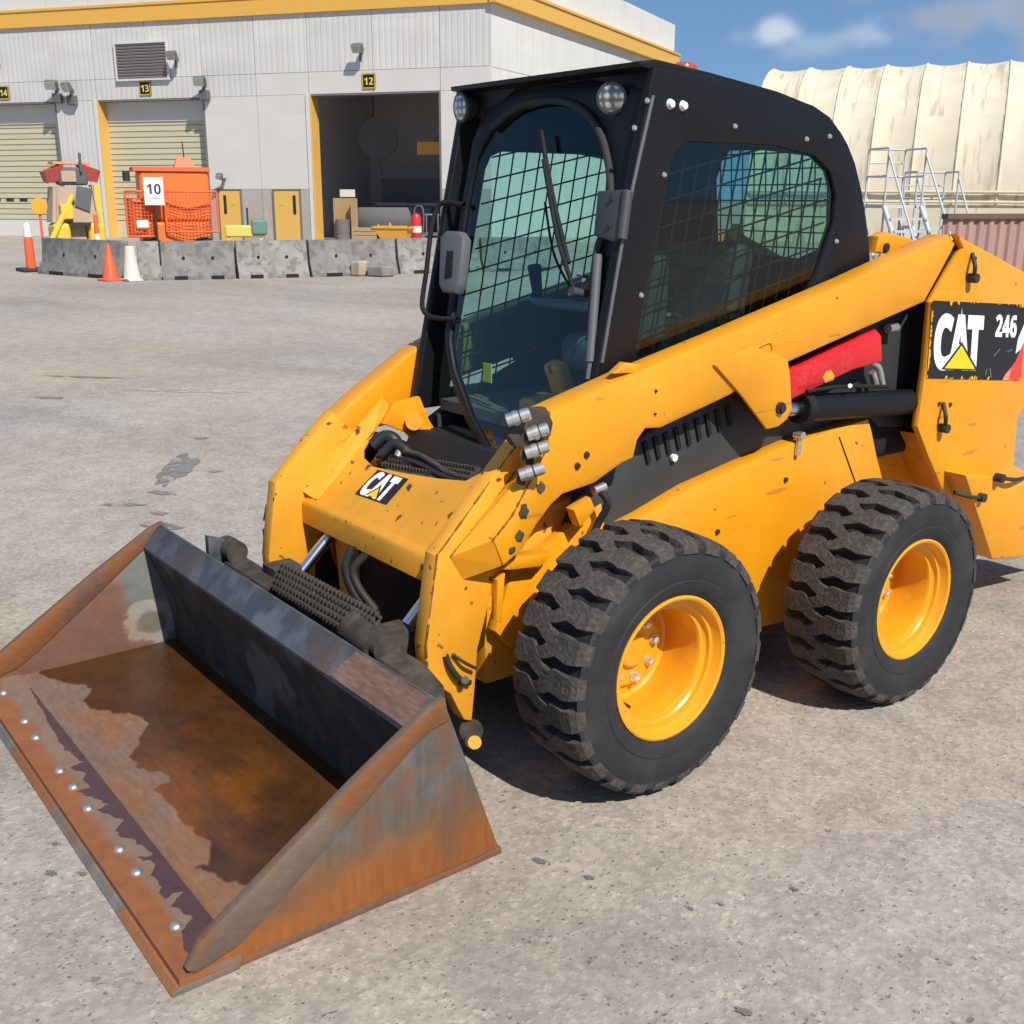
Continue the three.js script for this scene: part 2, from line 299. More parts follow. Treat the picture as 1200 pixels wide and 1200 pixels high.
  const dk = stainMat(0.17, 0.155, 0.14), dk2 = stainMat(0.215, 0.20, 0.18), lt = stainMat(0.46, 0.40, 0.31);
  const st = (px, py, rx, rz, t, m, s) => stain(Y(0, px, py), rx, rz, t, m, s);
  { const a = Y(0, 222, 535), b = Y(0, 193, 567); stain(a.clone().add(b).multiplyScalar(0.5), a.distanceTo(b) * 0.55, 0.10, -Math.atan2(b.z - a.z, b.x - a.x), dk2, 2); }
  st(190, 578, 0.09, 0.04, 0.5, dk2, 3); st(145, 592, 0.11, 0.03, 0.9, dk2, 4); st(185, 602, 0.07, 0.03, 0.3, dk2, 5); st(190, 617, 0.12, 0.05, 0.6, dk, 6);
  st(97, 442, 0.42, 0.05, 0.75, dk2, 7); st(55, 466, 0.14, 0.04, 0.75, dk2, 8); st(222, 458, 0.5, 0.10, 0.75, lt, 9); st(236, 514, 0.07, 0.03, 0.9, dk2, 10); st(252, 553, 0.06, 0.025, 0.9, dk2, 12);
  for (const [px, py, s] of [[632, 1012, 0.02], [690, 1032, 0.016], [716, 1170, 0.016], [775, 1005, 0.009], [845, 1066, 0.01], [870, 1188, 0.018], [60, 1024, 0.018], [65, 990, 0.016], [97, 1025, 0.014], [808, 1070, 0.01], [1000, 985, 0.01], [1100, 1110, 0.012], [930, 1050, 0.012]]) st(px, py, s, s * 0.55, 0.4, dk, px);
}

// ---------------------------------------------------------------- the loader
const loader = thing('skid_steer_loader', 'yellow skid steer loader with black cab, red cylinder guard and rusty front bucket', 'loader');
const OUT = V(1, 0, 0), INW = V(-1, 0, 0), DOWN = V(0, -1, 0), BACK = V(0, 0, -1);

// wheels
{
  const RT = 0.382, HW = 0.142;
  const tyreProfile = [[0.205, -0.118], [0.222, -0.134], [0.26, -0.143], [0.30, -0.143], [0.345, -0.134], [0.350, -0.118], [0.350, 0], [0.350, 0.118], [0.357, 0.128], [0.358, 0.134], [0.350, 0.1395], [0.340, 0.1395], [0.335, 0.1375], [0.318, 0.142], [0.30, 0.1435], [0.27, 0.143], [0.262, 0.1405], [0.258, 0.143], [0.24, 0.1405], [0.225, 0.134], [0.216, 0.126], [0.205, 0.118]];
  const sideGeo = lathe(tyreProfile, 72);
  const baseGeo = lathe([[0.352, -0.130], [0.356, -0.122], [0.359, 0], [0.356, 0.122], [0.354, 0.131]], 72);
  const lug = (side) => {
    // stations across the tread: axial, circumferential shift, top radius, half width top, half width base
    const S = [[-0.034, 0.043, 0.379, 0.011, 0.014], [-0.006, 0.040, 0.382, 0.018, 0.021], [0.020, 0.022, 0.382, 0.027, 0.030], [0.046, 0.003, 0.381, 0.032, 0.036], [0.068, 0.004, 0.380, 0.033, 0.037], [0.092, 0.010, 0.379, 0.033, 0.037], [0.120, 0.005, 0.374, 0.033, 0.037], [0.136, 0.002, 0.363, 0.031, 0.035], [0.1425, 0.001, 0.344, 0.027, 0.032]];
    const P = [], q = (a, t, r) => [a * side, r * Math.cos(t / 0.38), r * Math.sin(t / 0.38)];
    const quad = (a, b, c, d) => { if (side > 0) P.push(...a, ...b, ...c, ...a, ...c, ...d); else P.push(...a, ...c, ...b, ...a, ...d, ...c); };
    for (let k = 0; k < S.length - 1; k++) {
      const [a0, t0, r0, w0, b0] = S[k], [a1, t1, r1, w1, b1] = S[k + 1], rb = 0.338;
      quad(q(a0, t0 - w0, r0), q(a0, t0 + w0, r0), q(a1, t1 + w1, r1), q(a1, t1 - w1, r1));
      quad(q(a0, t0 + w0, r0), q(a0, t0 + b0, rb), q(a1, t1 + b1, rb), q(a1, t1 + w1, r1));
      quad(q(a0, t0 - b0, rb), q(a0, t0 - w0, r0), q(a1, t1 - w1, r1), q(a1, t1 - b1, rb));
    }
    const e = (k, f) => { const [a, t, r, w, b] = S[k]; const v = [q(a, t - b, 0.338), q(a, t + b, 0.338), q(a, t + w, r), q(a, t - w, r)]; f ? quad(v[0], v[1], v[2], v[3]) : quad(v[3], v[2], v[1], v[0]); };
    e(0, true); e(S.length - 1, false);
    const g = new THREE.BufferGeometry(); g.setAttribute('position', new THREE.Float32BufferAttribute(P, 3)); g.computeVertexNormals();
    return toCreasedNormals(g, 0.35);
  };
  const lugs = [lug(1), lug(-1)].map(boxUV).map((g) => [0, 1, 2, 3, 4].map((k) => { const c = g.clone(), uv = c.attributes.uv; for (let i = 0; i < uv.count; i++) uv.setXY(i, uv.getX(i) + k * 0.137, uv.getY(i) + k * 0.0713); return c; }));
  const rimGeo = lathe([[0.206, 0.112], [0.213, 0.122], [0.213, 0.128], [0.207, 0.130], [0.200, 0.126], [0.196, 0.112], [0.190, 0.100], [0.180, 0.098], [0.178, 0.086], [0.172, 0.080], [0.162, 0.079], [0.158, 0.072], [0.157, 0.02], [0.156, -0.03], [0.154, -0.056], [0.146, -0.062], [0.0, -0.062]], 64);
  const backRim = lathe([[0.206, -0.112], [0.213, -0.124], [0.2, -0.124], [0.17, -0.08], [0.0, -0.075]], 40);
  const hubGeo = merge([lathe([[0.122, -0.062], [0.122, -0.048], [0.114, -0.042], [0.0, -0.042]], 8), lathe([[0.05, -0.044], [0.05, -0.03], [0.044, -0.026], [0.0, -0.026]], 24)]);
  const nutGeo = merge([lathe([[0.016, -0.044], [0.016, -0.037], [0.0, -0.037]], 14), lathe([[0.0115, -0.040], [0.0115, -0.024], [0.006, -0.020], [0, -0.020]], 6)]);
  const N = 24;
  const build = (x, y, z, side, ph) => {
    const w = grp('wheel', loader); w.position.set(x, y, z); if (side < 0) w.rotation.y = Math.PI;
    const roll = grp('tyre', w); roll.rotation.x = ph;
    mesh('carcass', sideGeo, M.tyreSide, roll); mesh('tread_base', baseGeo, M.tyreBase, roll);
    for (let k = 0; k < N; k++) for (const s of [0, 1]) { const l = new THREE.Mesh(lugs[s][(k * 3 + s) % 5], M.tyreTread); l.name = 'tread_lug'; l.castShadow = l.receiveShadow = true; l.rotation.x = (k + s * 0.5) / N * Math.PI * 2; roll.add(l); }
    const rim = mesh('rim', rimGeo, M.rimYellow, w); rim.rotation.x = ph;
    mesh('inner_rim', backRim, M.rimYellow, w);
    const hub = mesh('hub', hubGeo, M.rimYellow, w); hub.rotation.x = ph + 0.2;
    for (let k = 0; k < 8; k++) { const n = mesh('lug_nut', nutGeo, M.zinc, w); const a = k / 8 * 6.2832 + ph; n.position.set(0, Math.cos(a) * 0.088, Math.sin(a) * 0.088); }
    const v = mesh('valve_stem', cyl(V(-0.03, 0.150, 0.03), V(0.02, 0.152, 0.03), 0.007), M.boltBlack, w); v.rotation.x = ph + 2.4;
  };
  build(0.83, 0.404, FRONT_Z, 1, 0.15); build(0.852, 0.3595, REAR_Z, 1, 0.32);
  build(-0.775, 0.404, FRONT_Z, -1, 0.5); build(-0.80, 0.3595, REAR_Z, -1, 0.9);
}

// lift arms (near one traced, far one mirrored)
const beamPx = [[645, 482], [740, 439], [850, 393], [1000, 328], [1100, 281], [1113, 275], [1121, 285], [1103, 319], [1084, 354], [1000, 391], [922, 426], [853, 465], [775, 502], [757, 503], [748, 516], [743, 537], [730, 543], [697, 567], [660, 580], [647, 592], [630, 615], [613, 645], [590, 664], [577, 631], [600, 603], [625, 555], [643, 520]];
const legPx = [[640, 480], [600, 527], [560, 583], [520, 640], [511, 652], [505, 700], [498, 757], [500, 788], [515, 805], [528, 814], [536, 830], [544, 844], [553, 845], [556, 815], [560, 760], [575, 700], [592, 664], [612, 630], [630, 560]];
for (const s of [1, -1]) {
  const arm = grp('lift_arm', loader), m = (p) => mir(p, s), back = V(-s, 0, 0);
  const farTop = [[350, 512], [400, 462], [465, 409], [505, 387]].map(([a, b]) => X(-0.61, a, b));
  mesh('arm_beam', plate(s > 0 ? XX(0.61, beamPx) : [...farTop, ...m(XX(0.61, beamPx.slice(2, -3)))], 0.10, back, { bevel: 0.012 }), M.yellow, arm);
  mesh('front_leg', plate(m(XX(0.53, s > 0 ? legPx : [[590, 545], ...legPx.slice(2, -1), [615, 570]])), 0.06, back, { bevel: 0.006 }), M.yellowWorn, arm);
  // knee: cover facing up and forward between leg plate and outer arm plate, with the bevelled facet under it
  const kn = [X(0.531, 630, 520), X(0.531, 575, 592), X(0.531, 527, 653), X(0.531, 543, 679), X(0.603, 590, 662), X(0.603, 577, 633), X(0.609, 600, 604), X(0.609, 625, 556), X(0.609, 643, 521), X(0.531, 600, 660), X(0.531, 640, 580)];
  if (s > 0) mesh('knee_cover', hull(m(kn)), M.yellow, arm);
  mesh('cylinder_bracket', plate(m(XX(0.622, [[838, 428], [868, 462], [899, 503], [912, 500], [923, 491], [928, 478], [926, 440], [923, 420], [880, 405]])), 0.014, back, { bevel: 0.004 }), M.yellow, arm);
  mesh('cylinder_bracket', plate(m(XX(0.52, [[838, 428], [868, 462], [899, 503], [912, 500], [923, 491], [928, 478], [926, 440], [923, 420], [880, 405]])), 0.014, back, { bevel: 0.004 }), M.yellow, arm);
  { const p = X(0.625, 914, 478); const a = V(p.x * s, p.y, p.z), b = V((p.x - 0.15) * s, p.y, p.z); mesh('pivot_pin', [cyl(V(a.x + 0.008 * s, a.y, a.z), b, 0.02), cyl(V(a.x + 0.016 * s, a.y, a.z), a, 0.013)], M.boltBlack, arm); }
  for (const [px, py, r] of [[687, 533, 0.011], [676, 546, 0.011], [768, 458, 0.005], [767, 485, 0.004]]) { const p = X(0.6105, px, py); mesh('bolt', cyl(V(p.x * s, p.y, p.z), V((p.x + 0.006) * s, p.y, p.z), r, r * 0.8, 10), M.boltBlack, arm); }
  if (s > 0) {
    mesh('weld_boss', plate(XX(0.60, [[720, 438], [733, 425], [752, 427], [746, 437]]), 0.03, back), M.yellow, arm);
    mesh('weld_bead', tube([X(0.612, 872, 415), X(0.612, 890, 406), X(0.612, 902, 401), X(0.612, 905, 409)], 0.004, 14), M.yellow, arm);
    // hydraulic quick couplings on a grimy bracket
    mesh('coupling_bracket', plate(XX(0.622, [[598, 512], [606, 488], [622, 479], [642, 478], [650, 496], [647, 511], [628, 524], [606, 524]]).map((p, i) => V(p.x - 0.006, p.y, p.z)), 0.03, back), M.grime, arm);
    for (const [px, py, L] of [[606, 489, 0.06], [629, 506, 0.055], [628, 527, 0.06], [622, 553, 0.065]]) {
      const a = X(0.635, px, py), dir = V(0.45, 0.25, -0.62).normalize();
      const c0 = a.clone().addScaledVector(dir, -L * 0.5), c1 = a.clone().addScaledVector(dir, L * 0.5);
      const c = mesh('hydraulic_coupling', [cyl(c0, c1, 0.018, 0.018, 18), cyl(c0.clone().addScaledVector(dir, L * 0.3), c0.clone().addScaledVector(dir, L * 0.52), 0.0215, 0.0215, 6), cyl(c1, c1.clone().addScaledVector(dir, 0.006), 0.0185, 0.014, 18)], M.zinc, arm);
      mesh('coupling_seal', cyl(c0.clone().addScaledVector(dir, L * 0.6), c0.clone().addScaledVector(dir, L * 0.66), 0.0188), M.boltBlack, c);
    }
    // worn dirt patches round the couplings: dried grease with its own outline
    for (const [px, py, r] of [[616, 533, 0.022], [611, 560, 0.026], [622, 540, 0.02], [634, 571, 0.016], [614, 600, 0.020], [609, 628, 0.017], [600, 645, 0.012]]) { const pts = []; for (let k = 0; k < 18; k++) { const a = k / 18 * 6.283, q = r * (0.6 + 0.8 * vnoise(Math.cos(a) * 2 + px, Math.sin(a) * 2, 3)); const c = X(0.6135, px, py); pts.push(V(c.x, c.y + Math.sin(a) * q, c.z + Math.cos(a) * q * 0.8)); } mesh('grease_patch', plate(pts, 0.004, back, { bevel: 0.001 }), M.grime, arm); }
    // paint rubbed through along the plate edges
    const wear = (x, list, r, sd) => { const P = list.map(([a, b]) => X(x, a, b)), c = new THREE.CatmullRomCurve3(P, false, 'catmullrom', 0.1), n = 48; for (let k = 0; k < n; k++) { if (hash(k, sd) < 0.10) continue; const a = c.getPoint(k / n), m2 = c.getPoint((k + 0.5) / n), b = c.getPoint(Math.min(1, (k + 0.9 + 0.5 * hash(k, sd + 1)) / n)); mesh('worn_edge', tube([a, m2, b], r * (0.2 + 0.5 * hash(k, sd + 2)), 3, 5), M.wornEdge, arm); } };
    wear(0.5305, [[634, 488], [600, 528], [560, 584], [521, 639], [512, 651], [506, 700], [499, 756], [501, 787]], 0.0055, 3);
    wear(0.612, [[643, 521], [625, 556], [600, 604], [578, 632]], 0.005, 7); wear(0.534, [[624, 524], [576, 592], [528, 652]], 0.0045, 11);
    // attachment lock lever on the leg
    mesh('lock_lever', [tube([X(0.536, 522, 768), X(0.545, 528, 782), X(0.548, 538, 795), X(0.542, 550, 800)], 0.009, 16), cyl(X(0.536, 541, 800), X(0.565, 545, 797), 0.012), tube([X(0.536, 530, 767), X(0.552, 545, 777), X(0.552, 557, 783)], 0.005, 12)], M.boltBlack, arm);
    mesh('pivot_pin', [cyl(X(0.46, 552, 856), X(0.535, 552, 856), 0.035), cyl(X(0.53, 553, 868), X(0.555, 553, 868), 0.022)], M.grime, arm);
    mesh('pin_cap', cyl(X(0.55, 556, 870), X(0.562, 556, 870), 0.02), M.rimYellow, arm);
  }
}
// far arm: lug and guide plate seen behind the cross member
mesh('pivot_lug', plate([X(-0.42, 450, 497), X(-0.42, 462, 473), X(-0.42, 492, 465), X(-0.42, 503, 492), X(-0.42, 528, 533), X(-0.42, 505, 538), X(-0.42, 478, 508)], 0.03, INW), M.yellow, loader);
mesh('pivot_boss', [cyl(X(-0.42, 485, 494), X(-0.38, 485, 494), 0.032), cyl(X(-0.39, 500, 503), X(-0.37, 500, 503), 0.014)], M.yellow, loader);

// cross member: inclined plate and rolled lip
{
  const p0 = V(0, 0.656, 0.383), p1 = V(0, 0.952, 0.046), t = p1.clone().sub(p0).normalize(), n = V(0, t.z * -1, t.y).normalize();
  if (n.y < 0) n.negate();
  const on = (a, b) => onPlane(p0, n, a, b);
  const cm = grp('cross_member', loader);
  const L = on(352, 578); L.x = -0.472; const pts = [V(-0.472, p0.y, p0.z), V(-0.472, p1.y, p1.z), on(452, 478), on(436, 500), on(424, 522), on(423, 533), on(436, 546), on(470, 553), on(512, 560), on(545, 563), on(566, 552), on(590, 527), on(617, 498)];
  const last = pts[pts.length - 1]; pts.push(V(0.472, last.y + 0.02, last.z - 0.02), V(0.472, p0.y, p0.z));
  mesh('top_plate', plate(pts, 0.022, n.clone().negate(), { bevel: 0.006 }), M.yellowWorn, cm);
  const lipPts = []; const prof = [[0.663, 0.372], [0.656, 0.392], [0.645, 0.404], [0.63, 0.409], [0.567, 0.409], [0.567, 0.388], [0.625, 0.388], [0.64, 0.37]];
  mesh('front_lip', plate(YZ(0.472, prof), 0.944, INW, { bevel: 0.003 }), M.yellowWorn, cm);
  // gussets where the plate runs into the arms
  const k = n.clone().multiplyScalar(0.016);
  mesh('corner_gusset', hull([V(-0.475, p0.y, p0.z), V(-0.475, p1.y, p1.z), V(-0.40, p0.y, p0.z), V(-0.42, p1.y - 0.08, p1.z + 0.09), V(-0.475, p0.y, p0.z).add(k).add(k), V(-0.475, p1.y, p1.z).add(k).add(k)]), M.yellowWorn, cm);
  // printed plate
  const cv = document.createElement('canvas'); cv.width = 256; cv.height = 160; const c = cv.getContext('2d');
  c.fillStyle = '#15151a'; c.fillRect(0, 0, 256, 160); c.fillStyle = '#f2f2ee'; c.font = 'bold 170px sans-serif'; c.textAlign = 'left'; c.textBaseline = 'alphabetic'; c.save(); c.translate(8, 146); c.scale(0.66, 1.1); c.lineWidth = 12; c.strokeStyle = '#f2f2ee'; c.fillText('CAT', 0, 0); c.strokeText('CAT', 0, 0); c.restore();
  c.fillStyle = '#15151a'; c.beginPath(); c.moveTo(74, 146); c.lineTo(122, 74); c.lineTo(170, 146); c.fill(); c.fillStyle = '#f3c61c'; c.beginPath(); c.moveTo(84, 146); c.lineTo(122, 90); c.lineTo(160, 146); c.fill();
  const ct = new THREE.CanvasTexture(cv); ct.colorSpace = THREE.SRGBColorSpace;
  mesh('decal', flat([on(443, 551), on(479, 562), on(453, 592), on(416, 579)], 0.003, n.clone().negate()), std({ map: ct, roughness: 0.4 }), cm, true);
}
// hydraulic hoses and clutter in the gap behind the cross member
{
  const hg = grp('hose_bundle', loader);
  for (let k = 0; k < 2; k++) { const dz = k * 0.014, dy = rr(-0.015, 0.02); mesh('hose', tube([V(-0.36, 0.80 + dy, 0.16 - dz), V(-0.15, 0.815 + dy, 0.14 - dz), V(0.1, 0.80 + dy * 0.5, 0.15 - dz), V(0.36, 0.83 + dy, 0.12 - dz)], 0.010, 24), k % 3 ? M.grime : M.hose, hg); }
  mesh('hose', tube([X(-0.35, 436, 522), X(-0.33, 450, 512), X(-0.3, 462, 516), X(-0.28, 468, 535)], 0.024, 20), M.hose, hg);
  mesh('hose', tube([X(-0.3, 446, 533), X(-0.27, 462, 520), X(-0.22, 478, 530), X(-0.2, 484, 545)], 0.018, 20), M.hose, hg);
  { // serrated tread plate across the footwell
    const tp = grp('tread_plate', loader), p0 = V(0, 0.83, 0.07), nn = V(0, 0.9, 0.43).normalize(), o = (a, b) => onPlane(p0, nn, a, b);
    const q = [o(440, 540), o(470, 531), o(562, 547), o(556, 556), o(540, 566), o(500, 561), o(455, 551)];
    mesh('plate_sheet', plate(q, 0.012, nn.clone().negate(), { bevel: 0.002 }), M.grime, tp);
    for (let r = 0; r < 3; r++) { const A = o(448 + r * 8, 546 - r * 5), B = o(546 + r * 5, 563 - r * 6), g = []; for (let k = 0; k <= 26; k++) { const c = A.clone().lerp(B, k / 26); g.push(box(0.010, 0.014, 0.010, c.x, c.y + 0.006, c.z)); } mesh('tread_tooth_row', g, M.grime, tp); } }
  mesh('hose_fitting', cyl(X(-0.25, 466, 535), X(-0.25, 472, 522), 0.016), M.zinc, hg);
}
// tilt cylinders, hoses and front of the chassis under the cross member
{
  for (const s of [-1, 1]) {
    const c = grp('tilt_cylinder', loader);
    mesh('cylinder_barrel', cyl(V(0.33 * s, 0.80, 0.06), V(0.33 * s, 0.58, 0.34), 0.042), M.blackMatte, c);
    mesh('cylinder_rod', cyl(V(0.33 * s, 0.58, 0.34), V(0.33 * s, 0.40, 0.53), 0.021), M.chrome, c);
    mesh('rod_eye', cyl(V(0.33 * s - 0.04, 0.39, 0.54), V(0.33 * s + 0.04, 0.39, 0.54), 0.035), M.grime, c);
  }
  const hg = grp('front_hose_pair', loader);
  mesh('hose', tube([X(0.0, 412, 640), X(0.0, 405, 665), X(0.02, 412, 690), X(0.05, 428, 712)], 0.016, 24), M.hose, hg);
  mesh('hose', tube([X(0.04, 428, 650), X(0.02, 414, 668), X(0.04, 421, 690), X(0.08, 440, 715)], 0.014, 24), M.boltBlack, hg);
  mesh('chassis_front', plate(YZ(0.40, [[0.22, 0.26], [0.62, 0.26], [0.86, -0.02], [0.86, -0.3], [0.22, -0.3]]), 0.80, INW, { bevel: 0.02 }), M.blackMatte, loader);
  mesh('front_cheek', plate([V(0.46, 0.25, 0.28), V(0.46, 0.60, 0.30), V(0.46, 0.78, 0.10), V(0.46, 0.78, -0.25), V(0.46, 0.25, -0.25)], 0.12, INW, { bevel: 0.01 }), M.yellowWorn, loader);
  mesh('front_cheek', plate([V(-0.46, 0.25, 0.28), V(-0.46, 0.60, 0.30), V(-0.46, 0.78, 0.10), V(-0.46, 0.78, -0.25), V(-0.46, 0.25, -0.25)], 0.12, OUT, { bevel: 0.01 }), M.yellowWorn, loader);
}
// front axle brackets visible between leg and tyre
{
  const b = grp('front_bracket', loader);
  mesh('bracket_plate', plate(XX(0.51, [[600, 668], [640, 640], [690, 600], [705, 590], [712, 640], [650, 700], [600, 760], [580, 740]]), 0.04, INW, { bevel: 0.006 }), M.yellow, b);
  mesh('bracket_rib', plate(XX(0.565, [[585, 668], [602, 655], [648, 648], [634, 664], [600, 668]]), 0.06, INW), M.yellow, b);
  mesh('bracket_rib', plate(XX(0.56, [[583, 680], [592, 672], [588, 730], [582, 728]]), 0.03, INW), M.yellow, b);
  mesh('bracket_rib', plate(XX(0.575, [[672, 598], [692, 583], [698, 597], [680, 618]]), 0.04, INW), M.yellow, b);
  mesh('hose', tube([X(0.56, 700, 572), X(0.58, 712, 590), X(0.56, 700, 615), X(0.56, 690, 640)], 0.012, 16), M.hose, b);
  mesh('fitting', cyl(X(0.57, 695, 575), X(0.57, 708, 570), 0.014), M.zinc, b);
}

// chassis sides
{
  const ch = grp('chassis', loader);
  const panelPx = [[757, 604], [810, 572], [870, 545], [925, 521], [985, 501], [1018, 491], [1022, 505], [1028, 535], [1036, 566], [1040, 620], [1040, 700], [890, 736], [700, 790], [650, 790], [640, 700], [690, 640]];
  for (const s of [1, -1]) {
    const back = V(-s, 0, 0);
    mesh('side_panel', plate(mir(XX(0.565, panelPx), s), 0.07, back, { bevel: 0.008 }), M.yellow, ch);
    mesh('engine_cover', plate(mir(XX(0.505, [[640, 690], [690, 565], [742, 520], [860, 440], [1000, 380], [1095, 345], [1085, 500], [1030, 500], [1012, 482], [985, 510], [760, 650]]), s), 0.05, back, { bevel: 0.006 }), M.darkCover, ch);
    mesh('tower_inner_wall', plate(mir(YZ(0.44, [[0.2, -1.2], [1.0, -1.2], [1.2, -1.5], [1.2, -2.2], [0.2, -2.2]]), s), 0.05, back), M.yellow, ch);
    mesh('axle_housing', cyl(V(0.45 * s, 0.40, 0), V(0.78 * s, 0.404, 0), 0.09, 0.09, 20), M.blackMatte, ch);
    mesh('axle_housing', cyl(V(0.45 * s, 0.36, REAR_Z), V(0.79 * s, 0.3595, REAR_Z), 0.09, 0.09, 20), M.blackMatte, ch);
  }
  mesh('belly', box(0.84, 0.5, 2.1, 0, 0.46, -0.98), M.blackMatte, ch);
  mesh('engine_hood', rbox(0.98, 0.62, 0.85, 0, 1.0, -1.85, 0.05), M.blackMatte, ch);
  // louvre slots under the arm
  for (let k = 0; k < 9; k++) { const a = X(0.508, 757 + k * 12, 530 - k * 5.4); mesh('louvre', box(0.012, 0.075, 0.016, a.x, a.y, a.z, 0, 0.3), M.blackMatte, ch); }
  { const p = X(0.51, 788, 536); mesh('bolt', cyl(p, V(p.x + 0.012, p.y, p.z), 0.012), M.whiteCap, ch); }
  for (const [px, py] of [[920, 562], [840, 623]]) { const p = X(0.5655, px, py); mesh('bolt', cyl(p, V(p.x + 0.006, p.y, p.z), 0.009), M.boltBlack, ch); }
  mesh('panel_seam', tube([X(0.5655, 983, 512), X(0.5655, 993, 540), X(0.5655, 1003, 568)], 0.003, 10), M.boltBlack, ch);
  { const a = X(0.575, 937, 510); mesh('latch', [cyl(V(a.x, a.y, a.z), V(a.x, a.y - 0.07, a.z + 0.005), 0.010), cyl(V(a.x - 0.02, a.y, a.z), V(a.x + 0.015, a.y, a.z), 0.014)], M.zinc, ch); }
}

// lift cylinders, red guard
for (const s of [1, -1]) {
  const c = grp('lift_cylinder', loader), m = (p) => V(p.x * s, p.y, p.z);
  const a = X(0.57, 914, 480), b = X(0.57, 1075, 470), a2 = a.clone().lerp(b, 0.12);
  mesh('cylinder_barrel', cyl(m(a2), m(b), 0.048, 0.048, 24), M.blackPaint, c);
  mesh('cylinder_rod', cyl(m(a), m(a2), 0.026), M.chrome, c);
  mesh('gland_nut', cyl(m(a2), m(a.clone().lerp(b, 0.17)), 0.054, 0.054, 24), M.blackMatte, c);
  mesh('steel_line', tube([X(0.605, 945, 459), X(0.605, 985, 453), X(0.605, 1040, 453)].map(m), 0.007, 12), M.blackMatte, c);
  if (s > 0) {
    for (const [px, py, r] of [[996, 452, 0.008]]) mesh('clamp_bolt', cyl(X(0.605, px, py), X(0.625, px, py), r), M.whiteCap, c);
    mesh('hose_fitting', [tube([X(0.56, 1022, 424), X(0.565, 1030, 432), X(0.565, 1034, 452)], 0.012, 12), cyl(X(0.565, 1022, 436), X(0.565, 1026, 452), 0.014)], M.zinc, c);
    mesh('hose_fitting', cyl(X(0.54, 1040, 385), X(0.54, 1050, 384), 0.018), M.zinc, c);
  }
}
{
  const g = grp('arm_brace', loader);
  mesh('brace_channel', plate(XX(0.585, [[922, 434], [940, 428], [1028, 386], [1034, 393], [1035, 424], [1000, 434], [926, 470]]), 0.05, INW, { bevel: 0.012 }), M.red, g);
  mesh('paint_mark', plate([0, 1, 2, 3, 4, 5, 6, 7].map((k) => { const a = k / 8 * 6.283, p = X(0.5865, 973, 441); const q = 0.6 + 0.8 * vnoise(k * 1.7, 3, 8); return V(p.x, p.y + Math.sin(a) * 0.024 * q, p.z + Math.cos(a) * 0.03 * q); }), 0.003, INW, { bevel: 0.001 }), M.rimYellow, g);
}

